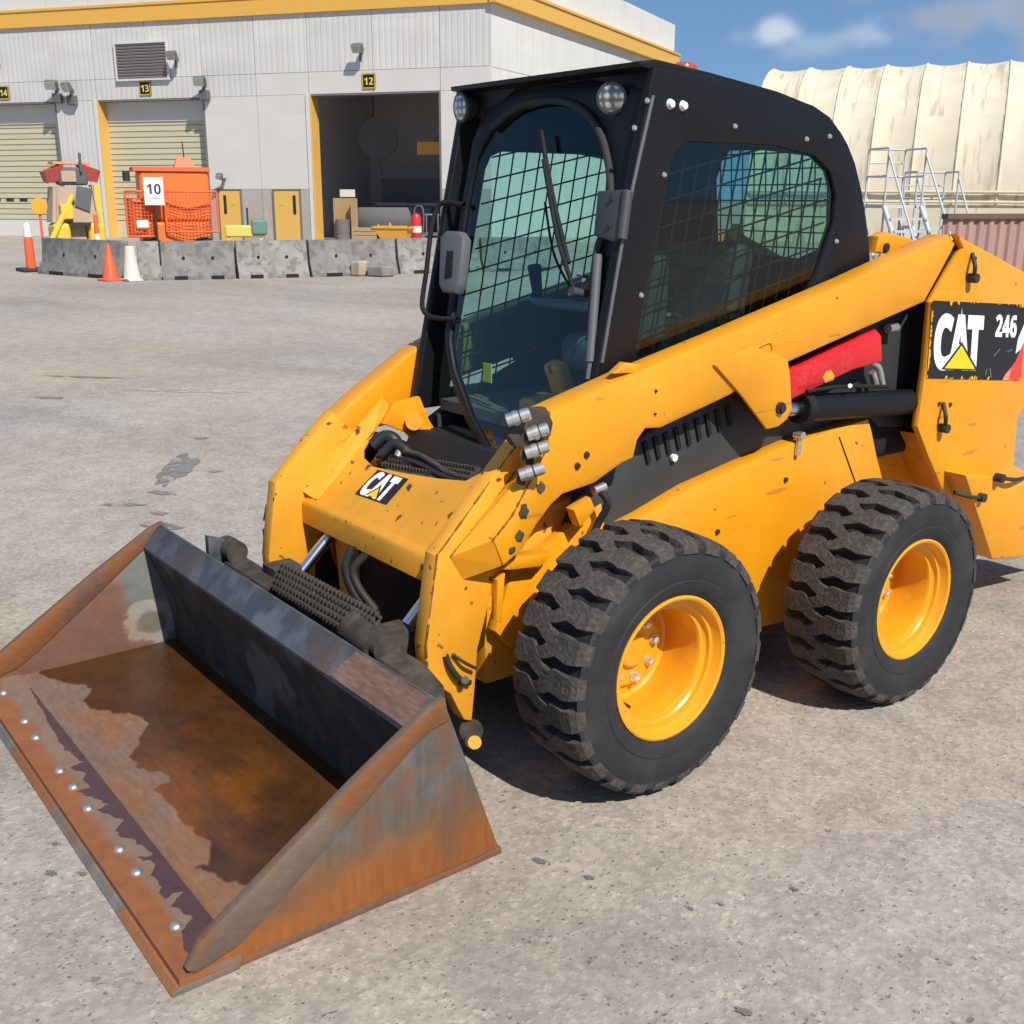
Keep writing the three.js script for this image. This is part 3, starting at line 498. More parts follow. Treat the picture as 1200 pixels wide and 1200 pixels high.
// rear tower
{
  const tw = grp('rear_tower', loader);
  const out = [[1121, 274], [1131, 280], [1202, 319], [1240, 345], [1225, 430], [1193, 490], [1188, 545], [1215, 560], [1230, 650], [1163, 656], [1140, 615], [1105, 575], [1088, 535], [1075, 500], [1085, 430], [1092, 354], [1110, 322], [1129, 291]];
  for (const s of [1, -1]) {
    mesh('tower_plate', plate(mir(XX(0.63, out), s), 0.03, V(-s, 0, 0), { bevel: 0.008 }), M.yellow, tw);
    mesh('tower_core', plate(mir(XX(0.60, [[1120, 281], [1132, 290], [1190, 330], [1182, 490], [1083, 506], [1086, 495], [1094, 430], [1090, 352], [1104, 319]]), s), 0.16, V(-s, 0, 0)), M.blackMatte, tw);
    mesh('tower_foot', plate(mir(XX(0.60, [[1083, 510], [1108, 566], [1140, 606], [1168, 650], [1222, 645], [1186, 545], [1182, 495]]), s), 0.16, V(-s, 0, 0)), M.yellow, tw);
    mesh('rear_guard', plate(mir(XX(0.72, [[1131, 557], [1200, 561], [1230, 565], [1230, 650], [1163, 655], [1145, 600]]), s), 0.13, V(-s, 0, 0), { bevel: 0.006 }), M.yellow, tw);
  }
  mesh('hinge_lug', plate(XX(0.46, [[1026, 296], [1030, 277], [1040, 272], [1058, 277], [1075, 282], [1080, 300]]), 0.05, INW, { bevel: 0.006 }), M.yellow, tw);
  { const p = X(0.462, 1038, 290); mesh('hinge_hole', cyl(V(p.x - 0.005, p.y, p.z), V(p.x + 0.006, p.y, p.z), 0.016), M.boltBlack, tw); }
  const latch = (px, py, px2, py2, x) => { const a = X(x, px, py), b = X(x + 0.02, px2, py2); mesh('latch', [tube([a, a.clone().lerp(b, 0.5).add(V(0.02, 0, 0.02)), b], 0.008, 10), cyl(V(b.x - 0.02, b.y, b.z), V(b.x + 0.015, b.y, b.z), 0.018)], M.boltBlack, tw); };
  latch(1139, 297, 1141, 326, 0.632); latch(1105, 472, 1107, 502, 0.632); latch(1200, 560, 1172, 560, 0.722); latch(1118, 577, 1150, 583, 0.71);
  for (const [px, py] of [[1100, 473], [1113, 474], [1142, 303]]) { const p = X(0.6305, px, py); mesh('bolt', cyl(p, V(p.x + 0.005, p.y, p.z), 0.008), M.boltBlack, tw); }
  // printed decal
  const cv = document.createElement('canvas'); cv.width = 640; cv.height = 512; const c = cv.getContext('2d');
  c.fillStyle = '#1b1d1f'; c.fillRect(0, 0, 640, 512);
  c.fillStyle = '#eeeeec'; c.save(); c.translate(24, 436); c.scale(0.40, 1); c.font = 'bold 470px sans-serif'; c.lineWidth = 34; c.strokeStyle = '#eeeeec'; c.lineJoin = 'miter'; for (const [ch, x] of [['C', 0], ['A', 270], ['T', 540]]) { c.fillText(ch, x, 0); c.strokeText(ch, x, 0); } c.restore();
  c.fillStyle = '#1b1d1f'; c.beginPath(); c.moveTo(84, 452); c.lineTo(206, 262); c.lineTo(328, 452); c.fill();
  c.fillStyle = '#f0c818'; c.beginPath(); c.moveTo(106, 442); c.lineTo(206, 286); c.lineTo(306, 442); c.fill();
  c.fillStyle = '#eeeeec'; c.save(); c.translate(428, 216); c.scale(0.56, 1.15); c.font = 'bold 168px sans-serif'; c.lineWidth = 7; c.strokeStyle = '#eeeeec'; c.fillText('246', 0, 0); c.strokeText('246', 0, 0); c.restore();
  c.fillStyle = '#e6e8ea'; c.beginPath(); c.moveTo(640, 120); c.lineTo(596, 230); c.lineTo(584, 330); c.lineTo(640, 280); c.fill();
  c.fillStyle = '#d2433c'; c.beginPath(); c.moveTo(640, 250); c.lineTo(588, 380); c.lineTo(520, 470); c.lineTo(500, 512); c.lineTo(640, 512); c.fill();
  c.fillStyle = '#e88a6a'; c.beginPath(); c.moveTo(560, 430); c.lineTo(520, 470); c.lineTo(500, 512); c.lineTo(545, 512); c.fill();
  c.strokeStyle = '#9a9a96'; c.lineWidth = 3; for (const [a, b, d, e] of [[408, 430, 420, 498], [430, 350, 470, 300], [520, 320, 560, 300], [380, 480, 386, 440]]) { c.beginPath(); c.moveTo(a, b); c.lineTo(d, e); c.stroke(); }
  // scuffed edges where the paint below shows
  seed = 515; c.fillStyle = '#e2a126'; for (let k = 0; k < 70; k++) { const e = k % 4; const x = e < 2 ? rr(-4, 6) : rr(0, 640), y = e < 2 ? rr(0, 512) : e === 2 ? rr(-4, 3) : rr(509, 516); c.beginPath(); c.ellipse(x, y, rr(2, 9), rr(3, 26), rr(-0.3, 0.3), 0, 7); c.fill(); }
  const ct = new THREE.CanvasTexture(cv); ct.colorSpace = THREE.SRGBColorSpace;
  mesh('decal', flat(XX(0.63, [[1092, 352], [1201, 357], [1196, 446], [1085, 443]]), 0.003, INW), std({ map: ct, roughness: 0.6 }), tw, true);
}

// cab
{
  const cab = grp('cab', loader);
  const side = [[2.035, -0.30], [1.16, -0.105], [0.92, -0.055], [0.92, -1.25], [1.40, -1.43], [1.474, -1.418], [1.60, -1.378], [1.70, -1.335], [1.79, -1.285], [1.85, -1.235], [1.89, -1.19], [1.925, -1.13], [1.955, -1.04], [1.99, -0.86], [2.026, -0.55]];
  const win = [[0.985, -0.215], [1.30, -0.285], [1.77, -0.385], [1.815, -0.41], [1.835, -0.46], [1.835, -0.85], [1.81, -1.06], [1.76, -1.15], [1.69, -1.19], [1.60, -1.195], [1.42, -1.12], [1.25, -1.0], [1.10, -0.86], [0.99, -0.62]];
  for (const s of [1, -1]) {
    const x = 0.487 * s;
    mesh('cab_side', plate(YZ(x, side), 0.035, V(-s, 0, 0), { bevel: 0.006, holes: [YZ(x, win)] }), M.blackPaint, cab);
    mesh('side_window', pane(YZ(x - 0.012 * s, win)), M.sideGlass, cab);
    // welded mesh guard behind the glass
    const bars = []; const poly = win, inside = (y, z) => { let c = false; for (let i = 0, j = poly.length - 1; i < poly.length; j = i++) { const [yi, zi] = poly[i], [yj, zj] = poly[j]; if ((zi > z) !== (zj > z) && y < (yj - yi) * (z - zi) / (zj - zi) + yi) c = !c; } return c; };
    const ca = Math.cos(0.20), sa = Math.sin(0.20), cy = 1.5, cz = -0.75, xb = (0.487 - 0.05) * s;
    const run = (dy, dz, oy, oz, step) => { for (let k = -14; k <= 14; k++) { let seg = null; const q = (t) => [cy + oy * k * step + dy * t, cz + oz * k * step + dz * t]; for (let t = -1; t <= 1; t += 0.02) { const [y, z] = q(t), ins = inside(y, z); if (ins && seg === null) seg = t - 0.02; if (!ins && seg !== null) { const a = q(seg), b = q(t); bars.push(cyl(V(xb, a[0], a[1]), V(xb, b[0], b[1]), 0.0034, 0.0034, 5)); seg = null; } } } };
    run(sa, -ca, ca, sa, 0.075); run(Math.cos(0.2), Math.sin(-0.2) * 0.9, 0, 1, 0.062);
    mesh('mesh_guard', bars, M.blackMatte, cab);
    if (s < 0) mesh('window_post', plate([V(x - 0.02 * s, 1.1, -0.95), V(x - 0.02 * s, 1.84, -0.99), V(x - 0.02 * s, 1.84, -1.03), V(x - 0.02 * s, 1.1, -0.99)], 0.03, V(-s, 0, 0)), M.blackMatte, cab);
  }
  // roof with visor
  const roofP = [[2.046, -0.250], [2.056, -0.32], [2.035, -0.55], [2.0, -0.86], [1.965, -1.05], [1.935, -1.135], [1.90, -1.185], [1.87, -1.17], [1.89, -1.12], [1.91, -1.02], [1.95, -0.8], [1.99, -0.52], [2.02, -0.36], [2.032, -0.252]];
  mesh('roof', plate(YZ(0.480, roofP), 0.960, INW, { bevel: 0.006 }), M.blackPaint, cab);
  mesh('rear_panel', plate([V(-0.46, 1.0, -1.27), V(0.46, 1.0, -1.27), V(0.46, 1.88, -1.20), V(-0.46, 1.88, -1.20)], 0.03, BACK, { bevel: 0.004, holes: [[[-0.10, 1.47], [0.30, 1.46], [0.40, 1.50], [0.44, 1.60], [0.445, 1.70], [0.41, 1.775], [0.34, 1.815], [0.15, 1.84], [-0.04, 1.845], [-0.08, 1.81], [-0.11, 1.74]].map(([x, y]) => V(x, y, -1.27 + (y - 1.0) * 0.0795))] }), M.blackMatte, cab);
  {
    const bars = []; for (let k = -8; k <= 8; k++) bars.push(cyl(V(k * 0.055, 1.25, -1.24), V(k * 0.055, 1.86, -1.19), 0.0028, 0.0028, 5)); for (let k = 0; k < 11; k++) bars.push(cyl(V(-0.45, 1.28 + k * 0.055, -1.235), V(0.45, 1.28 + k * 0.055, -1.235 + k * 0.0045), 0.0028, 0.0028, 5));
    mesh('mesh_guard', bars, M.blackMatte, cab);
    mesh('rear_window', pane([V(-0.44, 1.2, -1.27), V(0.44, 1.2, -1.27), V(0.44, 1.86, -1.215), V(-0.44, 1.86, -1.215)]), M.sideGlass, cab);
  }
  { const p = Z(-1.20, 862, 272); mesh('warning_sticker', cyl(p, V(p.x, p.y, p.z + 0.004), 0.034, 0.034, 7), std({ color: lin(0.75, 0.5, 0.05), roughness: 0.5 }), cab); }
  // front door
  const n = V(0, 0.216, 1).normalize(), p0 = V(0, 1.17, -0.127), on = (a, b) => onPlane(p0, n, a, b), nb = n.clone().negate();
  const doorOut = [on(766, 108), on(735, 262), on(704, 432), on(684, 545), on(640, 565), on(590, 552), on(566, 533), on(544, 492), on(526, 440), on(520, 395), on(528, 320), on(540, 240), on(553, 165), on(568, 128), on(610, 105), on(690, 92)];
  const glassPx = [[700, 300], [692, 400], [680, 500], [655, 540], [600, 540], [573, 527], [550, 485], [531, 432], [526, 400], [534, 320], [546, 240], [557, 185], [577, 150], [606, 127], [640, 118], [675, 124], [700, 148], [713, 185], [717, 225], [714, 260]];
  const gp = glassPx.map(([a, b]) => on(a, b));
  mesh('door_frame', plate(doorOut, 0.03, nb, { bevel: 0.006, holes: [gp] }), M.blackPaint, cab);
  mesh('windshield', pane(gp.map((p) => p.clone().addScaledVector(n, -0.012))), M.windshield, cab);
  mesh('door_seal', tube([...gp, gp[0]].slice(12, 20).concat([gp[0], gp[1]]).map((p) => p.clone().addScaledVector(n, 0.006)), 0.012, 60, 8), M.rubberSeal, cab);
  // visor front: arched plate under the roof
  const vz = -0.315, vis = [[533, 103], [640, 88], [750, 79], [762, 86], [764, 108], [740, 122], [722, 140], [706, 140], [690, 112], [662, 96], [630, 95], [604, 104], [586, 122], [572, 140], [545, 139], [533, 128]].map(([a, b]) => Z(vz, a, b));
  mesh('visor', plate(vis, 0.05, BACK, { bevel: 0.012 }), M.blackPaint, cab);
  const lamp = (px, py, r, dir) => { const c = Z(-0.275, px, py), d = dir.normalize(); const l = grp('work_lamp', cab); mesh('lamp_housing', [cyl(c.clone().addScaledVector(d, -0.07), c, r * 0.55, r * 1.1, 24), cyl(c, c.clone().addScaledVector(d, 0.008), r * 1.12, r * 1.08, 24)], M.plastic, l); const g = new THREE.SphereGeometry(r * 1.6, 24, 10, 0, Math.PI * 2, 0, 0.66); g.scale(1, 0.5, 1); g.translate(0, -r * 0.62, 0); g.applyQuaternion(new THREE.Quaternion().setFromUnitVectors(V(0, 1, 0), d)); g.translate(c.x + d.x * 0.006, c.y + d.y * 0.006, c.z + d.z * 0.006); mesh('lamp_lens', clean(g), M.lens, l); };
  lamp(717, 115, 0.043, V(0.55, -0.12, 0.75)); lamp(541, 126, 0.046, V(-0.1, -0.05, 1));
  // beacon on the roof
  { const b = grp('beacon', cab), c = V(0.05, 2.028, -0.86); const p = X(0.05, 801, 88); c.copy(p); mesh('beacon_base', cyl(V(c.x, c.y - 0.06, c.z), V(c.x, c.y - 0.005, c.z), 0.05), M.blackMatte, b); const g = lathe([[0.05, 0], [0.05, 0.02], [0.044, 0.036], [0.025, 0.046], [0, 0.048]], 24); g.rotateZ(Math.PI / 2); g.translate(c.x, c.y - 0.005, c.z); mesh('beacon_dome', g, M.amber, b); }
  for (const [px, py] of [[785, 122], [800, 124]]) { const p = X(0.488, px, py); mesh('cap_bolt', cyl(p, V(p.x + 0.012, p.y, p.z), 0.0155, 0.010, 16), M.whiteCap, cab); }
  for (const [px, py] of [[861, 148], [945, 163], [972, 160], [778, 205], [751, 346], [980, 283], [743, 150], [758, 118]]) { const p = X(0.488, px, py); mesh('bolt', cyl(p, V(p.x + 0.006, p.y, p.z), 0.009, 0.006, 10), M.zinc, cab); }
  mesh('door_edge_trim', tube([X(0.489, 765, 112), X(0.489, 735, 250), X(0.489, 705, 425)], 0.006, 12), M.greyPlastic, cab);
  // hinge and stay on the door edge
  { const h = grp('door_hinge', cab); mesh('hinge_plate', plate([on(708, 226), on(742, 224), on(733, 280), on(727, 286), on(703, 278)].map((p) => p.clone().addScaledVector(n, 0.03)), 0.028, nb, { bevel: 0.006 }), M.plastic, h); mesh('hinge_knuckle', cyl(on(741, 226).addScaledVector(n, 0.02), on(734, 282).addScaledVector(n, 0.02), 0.016), M.plastic, h); for (const [a, b] of [[725, 236], [722, 268]]) { const p = on(a, b).addScaledVector(n, 0.03); mesh('bolt', cyl(p, p.clone().addScaledVector(n, 0.006), 0.008), M.boltBlack, h); } }
  mesh('gas_strut', [cyl(on(706, 300).addScaledVector(n, 0.02), on(697, 425).addScaledVector(n, 0.02), 0.014), cyl(on(697, 425).addScaledVector(n, 0.02), on(694, 445).addScaledVector(n, 0.02), 0.008)], M.greyPlastic, cab);
  // wiper
  { const w = grp('wiper', cab); const o = (a, b, k = 0.022) => on(a, b).addScaledVector(n, k); mesh('wiper_arm', tube([o(687, 345, 0.05), o(668, 285, 0.05), o(655, 225, 0.045), o(645, 190, 0.03)], 0.007, 20), M.blackMatte, w); mesh('wiper_arm', tube([o(682, 345, 0.04), o(660, 300, 0.04), o(648, 240, 0.035)], 0.004, 20), M.blackMatte, w); mesh('wiper_blade', tube([o(640, 156), o(652, 225), o(672, 310)], 0.008, 16), M.blackMatte, w); mesh('wiper_motor', [rbox(0.09, 0.07, 0.05, 0, 0, 0, 0.015).applyMatrix4(new THREE.Matrix4().setPosition(o(688, 338, -0.03))), cyl(o(686, 345, 0.0), o(686, 345, 0.06), 0.014)], M.plastic, w); for (const [a, b] of [[681, 322], [690, 330], [674, 345]]) mesh('bolt', cyl(o(a, b, 0.0), o(a, b, 0.025), 0.007), M.zinc, w); }
  // far door handle loop and mirror
  { const h = grp('grab_handle', cab), o = (a, b, k) => on(a, b).addScaledVector(n, k); mesh('handle_bar', tube([o(546, 241, 0.01), o(530, 239, 0.02), o(522, 243, 0.03), o(516, 270, 0.04), o(510, 320, 0.04), o(505, 358, 0.04), o(508, 370, 0.03), o(518, 374, 0.02), o(536, 374, 0.0)], 0.0095, 48, 8), M.blackMatte, h); }
  { const h = grp('door_latch', cab), o = (a, b, k) => on(a, b).addScaledVector(n, k); mesh('latch_case', plate([o(528, 280, 0.05), o(535, 273, 0.05), o(550, 274, 0.05), o(555, 282, 0.05), o(550, 335, 0.05), o(545, 346, 0.05), o(530, 345, 0.05), o(526, 335, 0.05)], 0.045, nb, { bevel: 0.012 }), M.greyPlastic, h); mesh('latch_handle', plate([o(537, 297, 0.053), o(545, 297, 0.053), o(543, 328, 0.053), o(534, 330, 0.053)], 0.012, nb), M.blackMatte, h); }
  // seat, floor and controls
  const dk = M.blackMatte;
  mesh('cab_floor', box(0.9, 0.04, 1.1, 0, 0.93, -0.72), std({ color: lin(0.10, 0.085, 0.07), roughness: 0.9 }), cab); mesh('lap_bar', tube([V(-0.34, 1.25, -0.78), V(-0.30, 1.30, -0.50), V(0.30, 1.30, -0.50), V(0.34, 1.25, -0.78)], 0.018, 30), M.greyPlastic, cab);
  const seat = grp('operator_seat', cab); mesh('seat_cushion', rbox(0.5, 0.14, 0.48, 0, 1.12, -0.80, 0.05), M.greyPlastic, seat); mesh('seat_back', rbox(0.46, 0.40, 0.12, 0, 1.32, -1.03, 0.05, 0, -0.15), M.plastic, seat);
  for (const s of [1, -1]) { const jc = grp('joystick', cab); mesh('control_box', rbox(0.13, 0.16, 0.42, 0.33 * s, 1.22, -0.68, 0.03), M.blackMatte, jc); mesh('grip', cyl(V(0.33 * s, 1.28, -0.54), V(0.31 * s, 1.43, -0.50), 0.016, 0.026), dk, jc); }
  mesh('dash_panel', rbox(0.10, 0.28, 0.14, 0.36, 1.36, -0.42, 0.03), M.plastic, cab);
  mesh('foot_pedal', [rbox(0.09, 0.16, 0.06, -0.05, 1.04, -0.42, 0.02, 0, 0.4), rbox(0.10, 0.05, 0.2, -0.05, 0.97, -0.36, 0.02)], M.yellowWorn, cab);
  mesh('warning_label', box(0.05, 0.07, 0.004, -0.33, 1.05, -0.30), std({ color: lin(0.55, 0.6, 0.05), roughness: 0.5 }), cab);
}

// quick coupler and step behind the bucket
{
  const q = grp('quick_coupler', loader);
  mesh('coupler_frame', plate(YZ(0.60, [[0.10, 0.60], [0.40, 0.68], [0.44, 0.66], [0.44, 0.58], [0.36, 0.52], [0.10, 0.50]]), 1.2, INW, { bevel: 0.02 }), M.grime, q);
  for (const x of [0.36, -0.36]) mesh('coupler_ear', plate(YZ(x + 0.06, [[0.30, 0.60], [0.47, 0.60], [0.47, 0.50], [0.36, 0.46], [0.26, 0.50]]), 0.12, INW, { bevel: 0.02 }), M.grime, q);
  mesh('pivot_block', [cyl(V(0.30, 0.47, 0.64), V(0.44, 0.46, 0.64), 0.055, 0.05, 8), cyl(V(0.44, 0.46, 0.64), V(0.47, 0.46, 0.64), 0.035)], M.grime, q);
  mesh('pivot_block', cyl(V(-0.66, 0.47, 0.62), V(-0.56, 0.47, 0.62), 0.04), M.grime, q);
  // serrated step bars with punched teeth
  const st = grp('step_grate', loader);
  const a0 = Y(0.53, 330, 662), a1 = Y(0.53, 446, 724), c0 = Y(0.47, 318, 688), c1 = Y(0.47, 424, 752);
  const toothBar = (A, B) => { const g = [cyl(A, B, 0.006, 0.006, 6)], L = A.distanceTo(B), k = Math.round(L / 0.022); for (let i = 1; i < k; i++) { const p = A.clone().lerp(B, i / k); g.push(box(0.009, 0.014, 0.016, p.x, p.y + 0.006, p.z)); } return merge(g); };
  for (let k = 0; k < 5; k++) mesh('step_bar', toothBar(a0.clone().lerp(c0, k / 4), a1.clone().lerp(c1, k / 4)), M.grime, st);
  for (const t of [0, 0.5, 1]) mesh('step_end', plate([a0.clone().lerp(a1, t), c0.clone().lerp(c1, t), c0.clone().lerp(c1, t).add(V(0, -0.05, 0)), a0.clone().lerp(a1, t).add(V(0, -0.05, 0))], 0.01, INW), M.grime, st);
}

// bucket
{
  const bk = grp('bucket', loader), XL = -1.003, XR = 0.895, W = XR - XL;
  // floor with a puddle of rusty water in its rear half
  const fy = (z) => 0.026 + (1.30 - z) * 0.004;
  const onF = (px, py) => { const p = Y(0.026, px, py); return [(p.x - XL) / W, (p.z - 0.68) / 0.64]; };
  const wet = [[44, 789], [58, 794], [80, 799], [108, 807], [104, 813], [98, 820], [106, 830], [117, 834], [149, 835], [165, 842], [175, 848], [168, 857], [162, 866], [163, 874], [150, 886], [156, 893], [163, 898], [175, 903], [198, 908], [201, 917], [179, 923], [187, 933], [204, 945], [209, 960], [224, 969], [234, 981], [247, 987], [246, 1005], [244, 1014], [228, 1015], [238, 1020], [251, 1024], [262, 1035], [286, 1037], [300, 1045], [480, 930], [330, 690], [150, 720]].map(([a, b]) => onF(a, b));
  const inP = (poly, x, y) => { let c = false; for (let i = 0, j = poly.length - 1; i < poly.length; j = i++) { const [xi, yi] = poly[i], [xj, yj] = poly[j]; if ((yi > y) !== (yj > y) && x < (xj - xi) * (y - yi) / (yj - yi) + xi) c = !c; } return c; };
  const TW = 1200, TH = 440, wm = new Float32Array(TW * TH);
  for (let j = 0; j < TH; j++) for (let i = 0; i < TW; i++) { const u = (i + 0.5) / TW, v = (j + 0.5) / TH, w1 = (fbm(u * 60, v * 22, 4, 7) - 0.5) * 0.022; wm[j * TW + i] = inP(wet, u + w1, v + w1 * 1.5) ? 1 : 0; }
  { const src = wm.slice(); for (let j = 2; j < TH - 2; j++) for (let i = 2; i < TW - 2; i++) { let a = 0; for (let y = -2; y <= 2; y++) for (let x = -4; x <= 4; x++) a += src[(j + y) * TW + Math.min(TW - 1, Math.max(0, i + x))]; wm[j * TW + i] = a / 45; } }
  const fmap = tex(TW, TH, (u, v, i, j) => {
    const a = fbm(u * 7, v * 3.2, 5, 301), b = fbm(u * 22, v * 9, 5, 311), c = fbm(u * 60, v * 60, 2, 321);
    const dry = mix3(mix3([106, 86, 74], [132, 106, 90], b), [134, 88, 54], sstep(0.5, 0.72, a) * 0.7);
    const wt = mix3(mix3([60, 38, 18], [84, 52, 22], b), [118, 68, 16], sstep(0.42, 0.70, fbm(u * 5 + 3, v * 3, 5, 331)) * sstep(0.2, 0.6, u) * 0.9);
    const scr = sstep(0.70, 0.80, fbm(u * 30 + v * 5, v * 30 - u * 8, 3, 341)) * 0.12; return clampC(mix3(mix3(dry, [170, 160, 150], scr), wt, wm[j * TW + i]).map((x) => x * (0.92 + c * 0.16)));
  });
  fmap.wrapS = fmap.wrapT = THREE.ClampToEdgeWrapping;
  const frough = tex(TW, TH, (u, v, i, j) => g3(lerp(205, 46 + 70 * fbm(u * 20, v * 8, 4, 5), wm[j * TW + i])), { srgb: false });
  frough.wrapS = frough.wrapT = THREE.ClampToEdgeWrapping;
  const fg = new THREE.PlaneGeometry(W, 0.64, 1, 1); fg.rotateX(-Math.PI / 2); fg.translate((XL + XR) / 2, 0, 1.0);
  { const p = fg.attributes.position, uv = fg.attributes.uv; for (let i = 0; i < p.count; i++) { p.setY(i, fy(p.getZ(i))); uv.setXY(i, (p.getX(i) - XL) / W, (p.getZ(i) - 0.68) / 0.64); } fg.computeVertexNormals(); }
  const fl = mesh('bucket_floor', fg, std({ map: fmap, roughnessMap: frough, roughness: 1, bumpMap: bump4, bumpScale: 0.001 }), bk, true);
  fl.userData.label = 'rusty bucket floor with a puddle of brown water';
  mesh('floor_plate', plate(YZ(XR, [[0.020, 1.30], [0.022, 0.60], [0.004, 0.56], [0.002, 1.30]]), W, INW, { bevel: 0.001 }), M.rustPlate, bk);
  // cutting edge: bolted wear plate over a worn base edge
  const seam = [[26, 790], [58, 849], [75, 878], [98, 892], [82, 899], [100, 907], [97, 913], [107, 921], [90, 927], [108, 935], [128, 942], [112, 949], [145, 960], [134, 974], [157, 985], [180, 1000], [160, 1004], [182, 1014], [176, 1026], [190, 1038], [186, 1046], [193, 1051], [215, 1046], [200, 1060], [226, 1076], [212, 1091], [216, 1112], [234, 1131], [238, 1118], [256, 1078], [205, 1014], [152, 944], [80, 860]].map(([a, b]) => { const p = Y(0.034, a, b); return [(p.x - XL) / W, (p.z - 1.285) / 0.15]; });
  const ew = 1400, eh = 112, em = new Uint8Array(ew * eh);
  for (let j = 0; j < eh; j++) for (let i = 0; i < ew; i++) { const u = (i + 0.5) / ew, v = (j + 0.5) / eh, k = (fbm(u * 80, v * 8, 2, 5) - 0.5) * 0.012; em[j * ew + i] = inP(seam, u + k, v + k * 8) ? 1 : 0; }
  const emap = tex(ew, eh, (u, v, i, j) => { const a = fbm(u * 16, v * 2, 4, 401), b = fbm(u * 50, v * 5, 4, 411); const band = sstep(0.35, 0.62, v + (a - 0.5) * 0.5); let c = mix3(mix3([118, 95, 80], [136, 110, 92], b), mix3([152, 94, 54], [126, 76, 44], b), band); if (em[j * ew + i]) c = mix3([74, 52, 50], [92, 66, 60], b); return clampC(c); });
  emap.wrapS = emap.wrapT = THREE.ClampToEdgeWrapping;
  const erough = tex(ew, eh, (u, v, i, j) => g3(em[j * ew + i] ? 110 : 200), { srgb: false }); erough.wrapS = erough.wrapT = THREE.ClampToEdgeWrapping;
  const eg = new THREE.BoxGeometry(W + 0.01, 0.016, 0.142); eg.translate((XL + XR) / 2, 0.034 - 0.008, 1.285 + 0.071);
  { const p = eg.attributes.position, uv = eg.attributes.uv; for (let i = 0; i < p.count; i++) uv.setXY(i, (p.getX(i) - XL) / W, (p.getZ(i) - 1.285) / 0.15); }
  mesh('cutting_edge', eg, std({ map: emap, roughnessMap: erough, roughness: 1, bumpMap: bump4, bumpScale: 0.001 }), bk, true);
  mesh('base_edge', plate(YZ(XR + 0.008, [[0.017, 1.29], [0.017, 1.435], [0.004, 1.448], [0.0, 1.445], [0.0, 1.29]]), W + 0.016, INW, { bevel: 0.001 }), M.rustEdge, bk);
  for (const [px, py] of [[4, 810], [29, 843], [42, 862], [70, 901], [86, 920], [103, 945], [140, 993], [160, 1020], [206, 1083], [231, 1113]]) { const p = Y(0.036, px, py + 2); const g = new THREE.SphereGeometry(0.0155, 16, 8, 0, 6.2832, 0, 1.571); g.scale(1, 0.75, 1); g.translate(p.x, 0.034, p.z); mesh('edge_bolt', clean(g), M.zinc, bk); }
  // back: curved mould board, then spill guard
  const backP = []; for (let k = 0; k <= 8; k++) { const t = k / 8; backP.push([0.022 + 0.386 * t, 0.712 + 0.092 * t - 0.022 * Math.sin(t * Math.PI)]); }
  const rear = backP.map(([y, z]) => [y, z - 0.012]).reverse();
  mesh('back_plate', plate(YZ(XR - 0.006, [...backP, ...rear]), W - 0.012, INW, { bevel: 0 }), M.steelBlack, bk);
  const gA = X(XL, 168, 642), gB = X(XL, 185, 616);   // spill guard: front lip, rear top
  const sg = [[gA.y, gA.z], [gA.y + 0.012, gA.z + 0.004], [gB.y + 0.004, gB.z + 0.002], [gB.y, gB.z - 0.014], [gA.y - 0.005, gA.z - 0.11], [gA.y - 0.010, gA.z - 0.098]];
  mesh('spill_guard', plate(YZ(XR - 0.004, [[0.408, 0.806], [0.420, 0.808], [0.494, 0.742], [0.488, 0.728], [0.41, 0.77], [0.404, 0.792]]), W - 0.008, INW, { bevel: 0.003 }), M.steelDark, bk);
  { const q = (x, t) => V(x, 0.4215 + (0.494 - 0.4215) * t, 0.8085 + (0.742 - 0.8085) * t); const wp = mesh('wear_patch', flat([q(0.50, 0.97), q(0.86, 0.97), q(0.86, 0.03), q(0.46, 0.03)], 0.0025, V(0, -1, -1)), std({ map: rustTex(256, 501, (a, b) => mix3([104, 76, 66], [136, 106, 94], sstep(0.25, 0.8, b * 0.6 + a * 0.4))), roughness: 0.85 }), bk, true); wp.userData.label = 'rust worn patch on the spill guard'; }
  // side plates with a raised side cutter bar and outer wear plate
  const sp = [[0.498, 0.728], [0.486, 0.765], [0.36, 0.975], [0.11, 1.36], [0.05, 1.40], [0.0, 1.40], [0.0, 0.565], [0.01, 0.556]];
  const bar = [[0.500, 0.726], [0.484, 0.778], [0.36, 0.985], [0.108, 1.372], [0.05, 1.408], [0.036, 1.39], [0.060, 1.29], [0.10, 1.225], [0.22, 1.06], [0.40, 0.82], [0.43, 0.765], [0.44, 0.716]];
